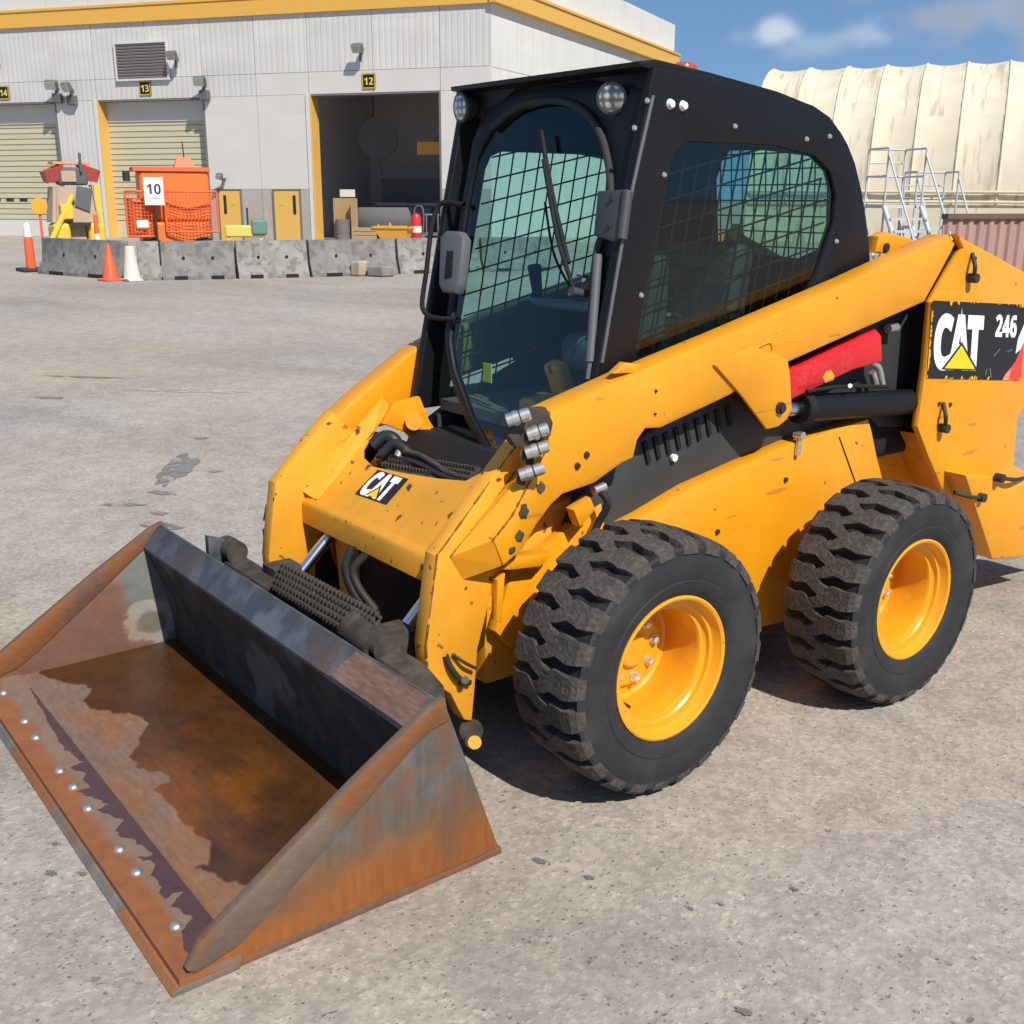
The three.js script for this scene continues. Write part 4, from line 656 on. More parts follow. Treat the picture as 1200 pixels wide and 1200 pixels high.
  for (const [x, s] of [[XR, 1], [XL, -1]]) {
    const sideMat = s > 0 ? M.sideOuter || (M.sideOuter = std({ map: tex(512, 512, (u, v, i, j) => { const y = v * 0.55, z = u; const a = fbm(u * 9, v * 5, 5, 601), b = fbm(u * 24, v * 14, 5, 611), st = fbm(u * 90, v * 6, 3, 621); const t = sstep(0.03, 0.0, Math.abs(0)) * 0 + sstep(0.24, 0.04, y + (a - 0.5) * 0.30 + (z - 0.45) * 0.02); let c = mix3(mix3([76, 78, 74], [104, 100, 94], b), [110, 80, 62], sstep(0.44, 0.68, a + (0.24 - y) * 0.9)); c = c.map((q) => q * (0.9 + st * 0.2)); c = mix3(c, mix3([166, 98, 38], [134, 76, 32], st), t * 0.9); return clampC(c.map((q) => q * (0.95 + hash(i, j) * 0.1))); }), roughness: 0.66, metalness: 0.1, bumpMap: bump4, bumpScale: 0.0005 })) : (M.sideInner = std({ map: tex(512, 512, (u, v, i, j) => { const y = v * 0.55, z = 0.5 + u; const a = fbm(u * 6, v * 4, 5, 701) - 0.5, b = fbm(u * 22, v * 14, 5, 711); let c = mix3([104, 74, 60], [126, 88, 70], b); const grey = sstep(0.92, 0.84, z + a * 0.2 - (y - 0.2) * 0.35); c = mix3(c, mix3([96, 98, 96], [120, 120, 114], b), grey); const ring = Math.hypot((z - 0.80) / 0.09, (y - 0.115) / 0.075) + a * 1.1; c = mix3(c, mix3([176, 168, 152], [200, 192, 176], b), sstep(1.3, 0.95, ring + (b - 0.5) * 1.2) * sstep(0.35, 0.8, ring) * 0.5); c = mix3(c, [110, 100, 86], sstep(0.7, 0.5, ring) * 0.8); return clampC(c); }), roughness: 0.8, bumpMap: bump4, bumpScale: 0.0005 }));
    const g = boxUV(plate(YZ(x, sp), 0.014, V(-s, 0, 0), { bevel: 0.002 }));
    { const uv = g.attributes.uv, p = g.attributes.position; for (let i = 0; i < p.count; i++) uv.setXY(i, p.getZ(i) - 0.5, p.getY(i) / 0.55); }
    mesh('side_plate', g, sideMat, bk, true);
    mesh('side_cutter', plate(YZ(x + 0.007 * s, bar), 0.026, V(-s, 0, 0), { bevel: 0.0025 }), s > 0 ? M.sideBar || (M.sideBar = std({ map: rustTex(512, 641, (a, b, st) => mix3(mix3([100, 84, 72], [124, 104, 88], b), [126, 80, 46], sstep(0.46, 0.68, a))), roughness: 0.68, metalness: 0.15, bumpMap: bump4, bumpScale: 0.002 })) : M.rustPlate, bk);
    mesh('skid_strip', plate(YZ(x + 0.003 * s, [[0.020, 0.552], [0.020, 1.39], [0.001, 1.39], [0.001, 0.552]]), 0.05, V(-s, 0, 0), { bevel: 0.002 }), M.rustPlate, bk);
  }
  mesh('bucket_tab', plate(YZ(-0.62, [[0.42, 0.70], [0.53, 0.70], [0.50, 0.62], [0.42, 0.60]]), 0.03, INW), M.steelDark, bk);
}
// ---------------------------------------------------------------- workshop building
{
  const cor = Y(0, 576, 286), e = V(0.822, 0, -0.569).normalize(), n = V(-e.z, 0, e.x);
  const b = thing('workshop_building', 'long white metal workshop with yellow fascia, numbered bay doors and one open bay', 'building', null, cor, Math.atan2(-e.z, e.x));
  const W = (px, py) => { const p = onPlane(cor, n, px, py).sub(cor); return [p.dot(e), p.y]; };
  const ribBump = tex(256, 8, (u) => g3(255 * sstep(0.1, 0.22, Math.abs(((u * 4) % 1) - 0.5))), { srgb: false, rep: 1 });
  const clad = (rgb, sd) => std({ map: tex(256, 256, (u, v, i, j) => { const k = fbm(u * 3, v * 10, 4, sd, 0) - 0.5, st = sstep(0.56, 0.8, fbm(u * 40, v * 3, 4, sd + 4, 0)); return clampC(mix3(rgb.map((c) => c * (1 + k * 0.08)), [180, 172, 158], st * 0.16)); }, { rep: 0.12 }), bumpMap: ribBump, bumpScale: 0.007, roughness: 0.55 });
  const cream = clad([207, 205, 199], 1), cream2 = clad([202, 200, 195], 2), smooth = std({ map: tex(256, 256, (u, v) => { const k = fbm(u * 4, v * 8, 4, 9) - 0.5; return clampC([206, 203, 196].map((c) => c * (1 + k * 0.05))); }, { rep: 0.2 }), roughness: 0.5 });
  const taupe = std({ map: tex(128, 128, (u, v) => { const k = fbm(u * 8, v * 8, 4, 19) - 0.5; return clampC([172, 162, 154].map((c) => c * (1 + k * 0.1))); }, { rep: 0.4 }), roughness: 0.7 });
  const ochre = std({ color: lin(0.72, 0.42, 0.10), roughness: 0.5 }), ochre2 = std({ color: lin(0.72, 0.40, 0.07), roughness: 0.5 });
  const slatM = [std({ color: lin(0.56, 0.52, 0.36), roughness: 0.5 }), std({ color: lin(0.53, 0.49, 0.335), roughness: 0.5 })];
  const dark = std({ color: lin(0.02, 0.02, 0.02), roughness: 0.7 }), grey = std({ color: lin(0.16, 0.16, 0.16), roughness: 0.5 }), white = std({ color: lin(0.62, 0.61, 0.585), roughness: 0.6 });
  const H = 8.72, TOP = 10.9, T = 0.35, dH = 5.72;
  const doors = [[-25.4, -19.98], [-17.86, -12.58], [-7.72, -2.08]];
  const piece = (x0, x1, y0, y1, mat, z = 0, t = T) => mesh('wall_panel', box(x1 - x0, y1 - y0, t, (x0 + x1) / 2, (y0 + y1) / 2, z - t / 2), mat, b);
  // upper wall in cladding bays, lower wall between the doors
  const cuts = [-44, -38, -32, -25.4, -22.7, -19.98, -17.86, -15.2, -12.58, -10.1, -7.72, -4.9, -2.08, 0];
  for (let i = 0; i < cuts.length - 1; i++) { const g = 0.012; piece(cuts[i] + g, cuts[i + 1] - g, 6.55, H, i % 2 ? cream : cream2); piece(cuts[i] + g, cuts[i + 1] - g, H, TOP, white, -0.02); }
  for (let i = 0; i < cuts.length - 1; i++) piece(cuts[i] + 0.012, cuts[i + 1] - 0.012, dH, 6.535, cuts[i] >= -10.2 ? smooth : cream2);
  for (const [x0, x1] of [[-44, -38], [-38, -32], [-32, -25.4], [-19.98, -17.86]]) piece(x0 + 0.012, x1 - 0.012, 0, dH - 0.012, cream2);
  for (const [x0, x1] of [[-12.58, -10.1], [-10.1, -7.72], [-2.08, 0]]) { piece(x0 + 0.01, x1 - 0.01, 2.08, dH - 0.012, smooth); piece(x0 + 0.01, x1 - 0.01, 0, 2.07, taupe, 0.02); }
  mesh('fascia', [box(44.2, 0.62, 0.12, -22.0, 9.02, 0.06), box(44.3, 0.10, 0.16, -22.0, 9.36, 0.08)], ochre2, b);
  mesh('roof', box(44, 0.2, 26, -22, TOP + 0.1, -13.2), grey, b);
  mesh('rear_wall', box(44, TOP, 0.3, -22, TOP / 2, -26), cream, b);
  mesh('end_wall', box(0.3, TOP, 26, -44, TOP / 2, -13), cream, b);
  // gable wall running back from the corner
  const sv = V(-0.459, 0, -0.888).normalize(), lx = sv.dot(e), lz = sv.dot(n), ang = Math.atan2(lx, -lz);   // local direction
  const L = 22.7, gw = (s0, s1, y0, y1, mat, off, t, name) => { const g = box(t, y1 - y0, s1 - s0, 0, (y0 + y1) / 2, -(s0 + s1) / 2); g.translate(off - t / 2, 0, 0); g.rotateY(-ang); return mesh(name, g, mat, b); };
  const gablewhite = clad([214, 213, 206], 5);
  for (let k = 0; k < 8; k++) { const s0 = k * L / 8 + 0.01, s1 = (k + 1) * L / 8 - 0.01; gw(s0, s1, 0, 6.5, gablewhite, 0, 0.3, 'wall_panel'); gw(s0, s1, 6.52, H, gablewhite, 0, 0.3, 'wall_panel'); gw(s0, s1, H, TOP, gablewhite, -0.02, 0.3, 'wall_panel'); }
  gw(-0.2, L, 8.71, 9.33, ochre2, 0.3, 0.3, 'fascia'); gw(-0.2, L + 0.05, 9.31, 9.41, ochre2, 0.36, 0.36, 'fascia_cap');
  // doors
  doors.forEach(([x0, x1], k) => {
    const w = x1 - x0, xc = (x0 + x1) / 2;
    mesh('door_jamb', [box(0.07, dH, 0.62, x0 + 0.035, dH / 2, -0.30)], ochre, b);
    mesh('door_jamb', [box(0.07, dH, 0.62, x1 - 0.035, dH / 2, -0.30)], grey, b);
    mesh('door_header', box(w - 0.14, 0.07, 0.60, xc, dH - 0.035, -0.31), grey, b);
    mesh('jamb_trim', box(0.14, dH, 0.05, x0 - 0.08, dH / 2, 0.026), white, b);
    if (k < 2) {
      const rd = grp('roller_door', b), ns = 18, hs = (dH - 1.55) / ns;
      for (let i = 0; i < ns; i++) { const y = 0.75 + hs * (i + 0.5); mesh('door_slat', box(w - 0.14, hs * 0.84, 0.05, xc, y, -0.56), slatM[i % 2], rd); }
      mesh('door_hood', box(w - 0.14, 0.82, 0.10, xc, dH - 0.45, -0.54), smooth, rd);
      mesh('door_backing', box(w - 0.14, dH - 0.1, 0.04, xc, dH / 2, -0.615), slatM[1], rd);
      mesh('bottom_rail', box(w - 0.14, 0.72, 0.07, xc, 0.37, -0.55), k ? slatM[0] : white, rd);
      for (let i = 0; i < (k ? 1 : 6); i++) mesh('vision_slot', box(0.42, 0.13, 0.03, (k ? x0 + 0.75 : x1 - 0.5 - i * 0.75), 1.62, -0.525), dark, rd);
    }
    const cv = document.createElement('canvas'); cv.width = 128; cv.height = 128; const c = cv.getContext('2d'); c.fillStyle = '#c9a227'; c.fillRect(0, 0, 128, 128); c.fillStyle = '#1a1712'; c.fillRect(10, 10, 108, 108); c.fillStyle = '#e6cf6a'; c.font = 'bold 84px sans-serif'; c.textAlign = 'center'; c.textBaseline = 'middle'; c.fillText(['14', '13', '12'][k], 64, 68);
    const ct = new THREE.CanvasTexture(cv); ct.colorSpace = THREE.SRGBColorSpace;
    const px = [-22.65, -15.36, -5.07][k]; const s = mesh('bay_number', box(0.56, 0.56, 0.03, px, 6.14, 0.03), dark, b); const f = new THREE.PlaneGeometry(0.56, 0.56); f.translate(px, 6.14, 0.049); mesh('number_face', f, std({ map: ct, roughness: 0.5 }), s, true);
  });
  // yellow personnel doors
  for (const [x0, x1, sl] of [[-12.12, -11.12, 0], [-9.5, -8.35, 1]]) { const d = grp('personnel_door', b), xc = (x0 + x1) / 2; mesh('door_leaf', box(x1 - x0, 2.0, 0.06, xc, 1.0, 0.055), ochre, d); mesh('vision_panel', box(0.13, 0.75, 0.02, sl ? x1 - 0.22 : x0 + 0.28, 1.45, 0.09), dark, d); mesh('door_sign', box(0.3, 0.16, 0.01, sl ? x0 + 0.35 : x1 - 0.35, 1.52, 0.09), std({ color: lin(0.6, 0.5, 0.05), roughness: 0.5 }), d); mesh('door_frame', [box(0.06, 2.06, 0.1, x0 - 0.04, 1.03, 0.05), box(0.06, 2.06, 0.1, x1 + 0.04, 1.03, 0.05), box(x1 - x0 + 0.14, 0.06, 0.1, xc, 2.05, 0.05)], grey, d); }
  // louvre vent
  { const v = grp('louvre_vent', b); const x0 = -16.62, x1 = -14.15, y0 = 6.5, y1 = 7.88; mesh('vent_back', box(x1 - x0, y1 - y0, 0.04, (x0 + x1) / 2, (y0 + y1) / 2, 0.03), dark, v); for (let k = 0; k < 12; k++) mesh('louvre_slat', box(x1 - x0, 0.075, 0.05, (x0 + x1) / 2, y0 + 0.06 + k * (y1 - y0 - 0.1) / 11, 0.085, 0, 0.5), std({ color: lin(0.27, 0.24, 0.23), roughness: 0.5 }), v); mesh('vent_frame', [box(x1 - x0 + 0.14, 0.07, 0.12, (x0 + x1) / 2, y0 - 0.03, 0.08), box(x1 - x0 + 0.14, 0.07, 0.12, (x0 + x1) / 2, y1 + 0.03, 0.08), box(0.07, y1 - y0, 0.12, x0 - 0.03, (y0 + y1) / 2, 0.08), box(0.07, y1 - y0, 0.12, x1 + 0.03, (y0 + y1) / 2, 0.08)], white, v); }
  // floodlights on the wall
  const lampHead = std({ color: lin(0.12, 0.12, 0.115), roughness: 0.45 }), lampGlass = phy({ color: lin(0.4, 0.42, 0.42), roughness: 0.15, metalness: 0.3 });
  for (const [x, y, sx, ty] of [[-22.72, 7.27, 1, 0], [-19.75, 6.25, 1.15, 0.5], [-19.0, 6.15, 1.15, -0.4], [-13.68, 7.22, 1, 0], [-12.44, 6.2, 1.1, 0.4], [-5.33, 7.2, 1, 0], [-11.82, 2.5, 0.6, 0.3]]) { const f = grp('floodlight', b); mesh('lamp_body', [rbox(0.46 * sx, 0.33 * sx, 0.22, x, y + 0.1, 0.42, 0.05, ty, 0.5), box(0.08, 0.45 * sx, 0.08, x, y - 0.15, 0.16), box(0.1, 0.08, 0.4, x, y - 0.02, 0.2)], lampHead, f); mesh('lamp_glass', rbox(0.38 * sx, 0.28 * sx, 0.03, x, y + 0.04, 0.53, 0.01, ty, 0.5), lampGlass, f); if (sx > 1.05) mesh('junction_box', rbox(0.4, 0.4, 0.25, x, y - 0.42, 0.14, 0.04), lampHead, f); }
  // inside the open bay
  const inM = std({ color: lin(0.62, 0.62, 0.62), roughness: 0.8 }), inD = std({ color: lin(0.13, 0.13, 0.135), roughness: 0.8 });
  mesh('bay_wall', box(9, 6.8, 0.2, -5.2, 3.4, -9), inM, b); mesh('bay_wall', box(0.2, 6.8, 8.3, -9.4, 3.4, -4.8), inM, b); mesh('bay_wall', box(0.2, 6.8, 8.3, -0.7, 3.4, -4.8), inM, b); mesh('bay_ceiling', box(9.0, 0.15, 8.6, -5.1, 6.9, -4.9), inM, b); mesh('bay_floor', box(8.6, 0.02, 8.5, -5.1, 0.012, -4.9), std({ color: lin(0.32, 0.31, 0.29), roughness: 0.6 }), b);
  mesh('crane_beam', box(3.3, 0.5, 0.4, -2.7, 3.75, -3.2), std({ color: lin(0.75, 0.36, 0.04), roughness: 0.5 }), b);
  const reel = lathe([[0, -0.2], [0.85, -0.2], [0.85, -0.12], [0.5, -0.1], [0.5, 0.1], [0.85, 0.12], [0.85, 0.2], [0, 0.2]], 28); reel.rotateY(-1.2); reel.translate(-6.3, 4.2, -3.4);
  mesh('hose_reel', [reel, box(0.18, 2.2, 0.18, -6.6, 5.8, -3.4), cyl(V(-6.2, 3.5, -3.3), V(-6.2, 2.7, -3.3), 0.07)], inD, b);
}
// ---------------------------------------------------------------- inside the open bay (things of their own)
{
  const cor = Y(0, 576, 286), e = V(0.822, 0, -0.569).normalize(), n = V(-e.z, 0, e.x), turn = Math.atan2(-e.z, e.x);
  const at = (x, y, z) => cor.clone().addScaledVector(e, x).addScaledVector(n, z).add(V(0, y, 0));
  const steel = std({ color: lin(0.38, 0.38, 0.38), roughness: 0.4, metalness: 0.5 }), dk = std({ color: lin(0.15, 0.15, 0.155), roughness: 0.7 }), ye = std({ color: lin(0.72, 0.37, 0.05), roughness: 0.55 }), tan = std({ color: lin(0.42, 0.29, 0.15), roughness: 0.8 });
  const cab2 = thing('tool_cabinet', 'tall grey tool cabinet against the back of the open bay', 'cabinet', null, at(-7.4, 0.025, -7.6), turn); mesh('cabinet_body', rbox(1.3, 2.0, 0.6, 0, 1.0, 0, 0.02), steel, cab2); for (const x of [-0.32, 0.32]) { const dd = mesh('cabinet_door', box(0.62, 1.85, 0.03, x, 1.0, 0.315), steel, cab2); mesh('handle', box(0.03, 0.2, 0.03, x * 0.2, 1.05, 0.345), dk, dd); }
  const wb = thing('workbench', 'long steel workbench with dark drawers inside the open bay', 'workbench', null, at(-4.9, 0.025, -5), turn);
  mesh('bench_top', box(4.4, 0.12, 0.8, 0, 1.45, 0), steel, wb); mesh('drawer_cabinet', box(4.2, 1.3, 0.7, 0, 0.72, 0), dk, wb); mesh('back_panel', box(4.4, 0.9, 0.06, 0, 2.0, -0.4), dk, wb); mesh('pipe_rail', cyl(V(-2.2, 2.5, -0.3), V(2.2, 2.5, -0.3), 0.05), dk, wb);
  const tr = thing('machine_bucket', 'big dark toothed loader bucket lying in the open bay', 'bucket', null, at(-5.0, 0.025, -2.4), turn);
  { const p = []; for (let k = 0; k <= 10; k++) { const a = -0.4 + k / 10 * 2.6; p.push([0.75 + 0.72 * Math.sin(a + 2.6), -0.62 * Math.cos(a + 2.6)]); } const inner = p.map(([y, z]) => [0.75 + (y - 0.75) * 0.92, z * 0.92]).reverse(); mesh('bowl', plate(YZ(1.7, [...p, ...inner]), 3.4, INW, { bevel: 0.01 }), dk, tr); for (const s of [1, -1]) mesh('bowl_side', plate(YZ(1.7 * s, p), 0.06, V(-s, 0, 0)), dk, tr); for (let k = 0; k < 8; k++) mesh('tooth', hull([V(-1.6 + k * 0.45, 0.05, 0.62), V(-1.45 + k * 0.45, 0.05, 0.62), V(-1.6 + k * 0.45, 0.22, 0.62), V(-1.45 + k * 0.45, 0.22, 0.62), V(-1.52 + k * 0.45, 0.5, 1.0)]), ye, tr); }
  const hop = thing('steel_skip', 'small yellow tapered steel skip in front of open bay', 'skip', null, at(-3.85, 0, 0.6), turn);
  mesh('skip_body', hull([V(-0.75, 0.62, 0.5), V(0.75, 0.62, 0.5), V(-0.75, 0.62, -0.5), V(0.75, 0.62, -0.5), V(-0.35, 0.02, 0.4), V(0.55, 0.02, 0.4), V(-0.35, 0.02, -0.4), V(0.55, 0.02, -0.4)]), ye, hop); mesh('skip_rim', [box(1.6, 0.08, 0.06, 0, 0.62, 0.5), box(1.6, 0.08, 0.06, 0, 0.62, -0.5), box(0.06, 0.08, 1.06, -0.78, 0.62, 0), box(0.06, 0.08, 1.06, 0.78, 0.62, 0)], ye, hop);
  for (const [x, z, w, h, l] of [[-5.0, 0.7, 1.0, 0.6, 'tan wooden crate standing left of the yellow skip']]) { const c = thing('wooden_crate', l, 'crate', null, at(x, 0, z), turn + 0.1); for (let k = 0; k < 4; k++) mesh('crate_board', box(w, h / 4 - 0.02, 0.05, 0, (k + 0.5) * h / 4, 0.4), tan, c); mesh('crate_box', box(w - 0.04, h - 0.02, 0.74, 0, h / 2, 0), tan, c); }
  const ex = thing('oil_drum_pair_stand', 'dark drum stand just inside left jamb of open bay', 'drum stand', null, at(-6.9, 0.025, -0.9), turn);
  mesh('drum', lathe([[0, 0], [0.3, 0], [0.3, 0.3], [0.32, 0.32], [0.3, 0.34], [0.3, 0.85], [0, 0.85]], 20).rotateZ(Math.PI / 2), dk, ex); mesh('stand', [box(0.9, 1.7, 0.08, 0, 0.85, -0.5), box(0.06, 1.7, 0.5, -0.4, 0.85, -0.3), box(0.06, 1.7, 0.5, 0.4, 0.85, -0.3)], tan, ex); mesh('paper_sheet', box(0.7, 0.3, 0.01, 0.05, 1.9, -0.45), std({ color: lin(0.7, 0.68, 0.65), roughness: 0.7 }), ex);
  { const pt = thing('parts_pallet', 'pallet of yellow machine parts standing in the open bay behind the crate', 'pallet', null, at(-4.6, 0.025, -0.7), turn); for (let k = 0; k < 4; k++) mesh('pallet_board', box(2.4, 0.03, 0.16, 0, 0.14, -0.36 + k * 0.24), tan, pt); for (const x of [-1, 0, 1]) mesh('bearer', box(0.1, 0.12, 0.9, x, 0.06, 0), tan, pt); seed = 77; for (let k = 0; k < 9; k++) { const x = -1.05 + k * 0.26, h = rr(0.3, 0.75); mesh('machine_part', hull([V(x - 0.1, 0.16, -0.2), V(x + 0.1, 0.16, -0.2), V(x - 0.1, 0.16, 0.25), V(x + 0.1, 0.16, 0.25), V(x - 0.05, 0.16 + h, 0.05), V(x + 0.06, 0.16 + h * 0.85, 0.1)]), k % 3 ? ye : dk, pt); } }
  const fe = thing('wheeled_extinguisher', 'red and white wheeled extinguisher at right of open bay', 'extinguisher', null, at(-3.05, 0.0, 0.35), turn);
  const red = std({ color: lin(0.55, 0.03, 0.04), roughness: 0.35 }); mesh('cylinder', lathe([[0, 0.1], [0.2, 0.1], [0.21, 0.14], [0.21, 0.95], [0.16, 1.08], [0.06, 1.16], [0, 1.16]], 20).rotateZ(Math.PI / 2), red, fe); mesh('label_band', lathe([[0.213, 0.42], [0.213, 0.66]], 20).rotateZ(Math.PI / 2), std({ color: lin(0.75, 0.73, 0.7), roughness: 0.5 }), fe); mesh('handle_frame', tube([V(-0.18, 0.1, -0.25), V(-0.18, 1.3, -0.3), V(0.18, 1.3, -0.3), V(0.18, 0.1, -0.25)], 0.025, 30), dk, fe); for (const s of [1, -1]) mesh('wheel', lathe([[0, -0.04], [0.16, -0.04], [0.17, 0], [0.16, 0.04], [0, 0.04]], 18).translate(0.26 * s, 0.17, -0.1), dk, fe);
  const rk = thing('rail_rack', 'low dark tube rack beside the red extinguisher', 'rack', null, at(-2.5, 0.0, -0.1), turn); for (let k = 0; k < 4; k++) mesh('post', cyl(V(-0.3 + k * 0.25, 0, 0), V(-0.3 + k * 0.25, 1.1, 0), 0.03), dk, rk); mesh('rail', cyl(V(-0.35, 1.1, 0), V(0.5, 1.1, 0), 0.035), steel, rk); mesh('shelf', box(1.0, 0.12, 0.5, 0.1, 0.35, 0), dk, rk);
}
// ---------------------------------------------------------------- yard furniture in front of the workshop
const faceCam = (p) => Math.atan2(CP.x - p.x, CP.z - p.z);
{
  const conc = [0, 1].map((k) => std({ map: tex(256, 256, (u, v, i, j) => { const n = fbm(u * 9, v * 9, 5, 800 + k, 9), d = sstep(0.45, 0.8, fbm(u * 14, v * 14, 4, 820 + k, 14)); return clampC(mix3([(k ? 128 : 112) + n * 34, (k ? 125 : 110) + n * 34, (k ? 119 : 106) + n * 34], [92, 90, 88], d * 0.6)); }, { rep: 0.7 }), roughness: 0.92 }));
  const hole = std({ color: lin(0.015, 0.015, 0.015), roughness: 0.9 });
  const pts = [[[57, 320], [150, 327]], [[163, 328], [189, 327.5]], [[190, 327.5], [276, 326]], [[277, 326], [360, 324]], [[361, 324], [462, 321]], [[464, 320.5], [560, 318]], [[562, 318], [650, 316]]];
  const labels = ['darker grey concrete barrier with the orange cone standing before it', 'short concrete barrier end beside the white sleeve cone', 'grey concrete barrier in front of the orange mesh basket machine', 'grey concrete barrier in front of the yellow personnel doors', 'pale concrete barrier below the left half of the open bay', 'concrete barrier with steel skip behind it at the open bay', 'last concrete barrier of the row, half hidden behind the loader cab'];
  pts.forEach(([a, b], k) => {
    const A = Y(0, a[0], a[1]), B = Y(0, b[0], b[1]), d = B.clone().sub(A), L = d.length() - 0.02, turn = Math.atan2(-d.z, d.x);
    const g = thing('concrete_barrier', labels[k], 'barrier', 'row of concrete barriers', A.clone().add(B).multiplyScalar(0.5), turn);
    const prof = [[-0.28, 0.0], [-0.28, 0.08], [-0.15, 0.30], [-0.09, 0.80], [0.09, 0.80], [0.15, 0.30], [0.28, 0.08], [0.28, 0.0]].map(([z, y]) => V(-L / 2, y, z));
    mesh('barrier_body', plate(prof, L, V(1, 0, 0), { bevel: 0.015 }), conc[k === 0 ? 0 : k % 2], g);
    if (L > 1) { for (const t of [-0.25, 0.25]) mesh('forklift_slot', box(L * 0.18, 0.075, 0.04, L * t, 0.045, 0.267), hole, g); for (const t of [-0.2, 0.2]) mesh('lifting_eye', cyl(V(L * t, 0.45, 0.12), V(L * t, 0.45, 0.15), 0.035, 0.035, 8), hole, g); }
  });
  // a broken kerb block and a tan stone block against the barriers
  const blk = (px, py, w, h, d, col, label) => { const p = Y(0, px, py), o = mesh(numbered('stone_block'), rbox(w, h, d, 0, h / 2, 0, 0.05, 0.3), std({ map: tex(128, 128, (u, v) => { const n = fbm(u * 6, v * 6, 4, 61); return mix3(col, col.map((c) => c * 1.3), n); }, { rep: 1 }), roughness: 0.9 }), scene); o.position.copy(p); o.userData = { label, category: 'block', group: 'stone blocks below the open bay' }; };
  blk(446, 324, 0.5, 0.24, 0.4, [120, 114, 108], 'grey stone block lying at the foot of the barriers below the skip'); blk(421, 323.5, 0.3, 0.34, 0.3, [150, 136, 118], 'pale tan stone block leaning at the barrier below the crate');
}
{
  const orange = std({ color: lin(0.80, 0.13, 0.045), roughness: 0.5 }), white = std({ color: lin(0.75, 0.73, 0.72), roughness: 0.5 }), blackM = std({ color: lin(0.03, 0.03, 0.03), roughness: 0.7 }), cream = std({ color: lin(0.62, 0.58, 0.5), roughness: 0.7 });
  const lath = (p, s = 20) => lathe(p, s).rotateZ(Math.PI / 2);
  { const p = Y(0, 37, 318); const t = thing('delineator_post', 'thin orange post with white top and black base left of barriers', 'delineator', null, p, 0); mesh('base', rbox(0.75, 0.08, 0.55, 0, 0.04, 0, 0.03), blackM, t); mesh('post', lath([[0, 0.08], [0.11, 0.08], [0.10, 0.75], [0.07, 0.78], [0, 0.78]]), orange, t); mesh('reflective_band', lath([[0.09, 0.78], [0.10, 0.80], [0.085, 1.05], [0.03, 1.12], [0, 1.12]]), white, t); }
  { const p = Y(0, 130, 329); const t = thing('traffic_cone', 'orange traffic cone standing before the darker barrier', 'traffic cone', null, p, 0.2); mesh('base', rbox(0.42, 0.05, 0.42, 0, 0.026, 0, 0.02), orange, t); mesh('cone_body', lath([[0.17, 0.05], [0.165, 0.07], [0.03, 0.74], [0.025, 0.76], [0, 0.76]]), orange, t); }
  { const p = Y(0, 155, 329.5); const t = thing('sleeve_cone', 'cream white cone standing in the gap between the first barriers', 'traffic cone', null, p, 0); mesh('base', rbox(0.5, 0.05, 0.3, 0, 0.026, 0, 0.02), cream, t); mesh('cone_body', lath([[0.19, 0.05], [0.17, 0.09], [0.10, 0.7], [0.08, 0.72], [0, 0.72]]), cream, t); }
  { const D = 28.6, p = atD(52, 300, D); p.y = 0; const t = thing('round_sign', 'orange disc sign on a thin post behind the barriers', 'sign', null, p, faceCam(p)); mesh('sign_disc', [lathe([[0, -0.02], [0.18, -0.02], [0.185, 0], [0.18, 0.02], [0, 0.02]], 28).rotateY(-Math.PI / 2).translate(0, 1.5, 0.05)], std({ color: lin(0.80, 0.36, 0.03), roughness: 0.5 }), t); mesh('post', cyl(V(0, 0, 0), V(0, 1.65, 0), 0.03), orange, t); mesh('foot', box(0.4, 0.05, 0.4, 0, 0.026, 0), blackM, t); }
  // small yellow machine with raised red flaps
  { const D = 30.5, p = atD(92, 300, D); p.y = 0; const t = thing('compact_machine', 'compact yellow machine with grey mast and open red hood flaps', 'machine', null, p, faceCam(p) + 0.25);
    const red = std({ color: lin(0.42, 0.07, 0.05), roughness: 0.5 }), redL = std({ color: lin(0.80, 0.30, 0.18), roughness: 0.5 }), gr = std({ color: lin(0.46, 0.34, 0.24), roughness: 0.6 }), dk = std({ color: lin(0.10, 0.105, 0.11), roughness: 0.6 }), ye = std({ color: lin(0.80, 0.52, 0.05), roughness: 0.5 });
    mesh('hood_flap', hull([V(-0.66, 2.30, 0.3), V(-0.2, 2.50, 0.3), V(-0.62, 2.02, 0.22), V(-0.3, 2.10, 0.22), V(-0.66, 2.30, -0.3), V(-0.2, 2.50, -0.3), V(-0.6, 2.06, -0.25)]), red, t); mesh('hood_flap', hull([V(0.66, 2.34, 0.3), V(0.2, 2.50, 0.3), V(0.58, 2.05, 0.22), V(0.3, 2.10, 0.22), V(0.66, 2.34, -0.3), V(0.2, 2.50, -0.3)]), red, t);
    mesh('top_bar', box(0.9, 0.06, 0.5, 0, 2.51, 0), redL, t); mesh('engine_block', rbox(0.7, 0.42, 0.45, 0, 2.2, 0.05, 0.06), dk, t); mesh('exhaust_pipe', cyl(V(0.18, 2.3, 0.32), V(0.18, 2.75, 0.32), 0.035), dk, t); mesh('radiator_grille', box(0.34, 0.26, 0.03, -0.12, 2.2, 0.29), gr, t);
    mesh('mast', hull([V(-0.5, 1.95, 0.25), V(0.55, 1.95, 0.25), V(-0.62, 1.1, 0.3), V(0.6, 1.1, 0.3), V(-0.5, 1.95, -0.3), V(0.55, 1.95, -0.3), V(-0.62, 1.1, -0.3), V(0.6, 1.1, -0.3)]), gr, t); mesh('mast_plate', hull([V(0.05, 1.98, 0.28), V(0.42, 1.9, 0.28), V(-0.05, 1.5, 0.33), V(0.3, 1.35, 0.33), V(0.1, 1.6, 0.31)]), dk, t);
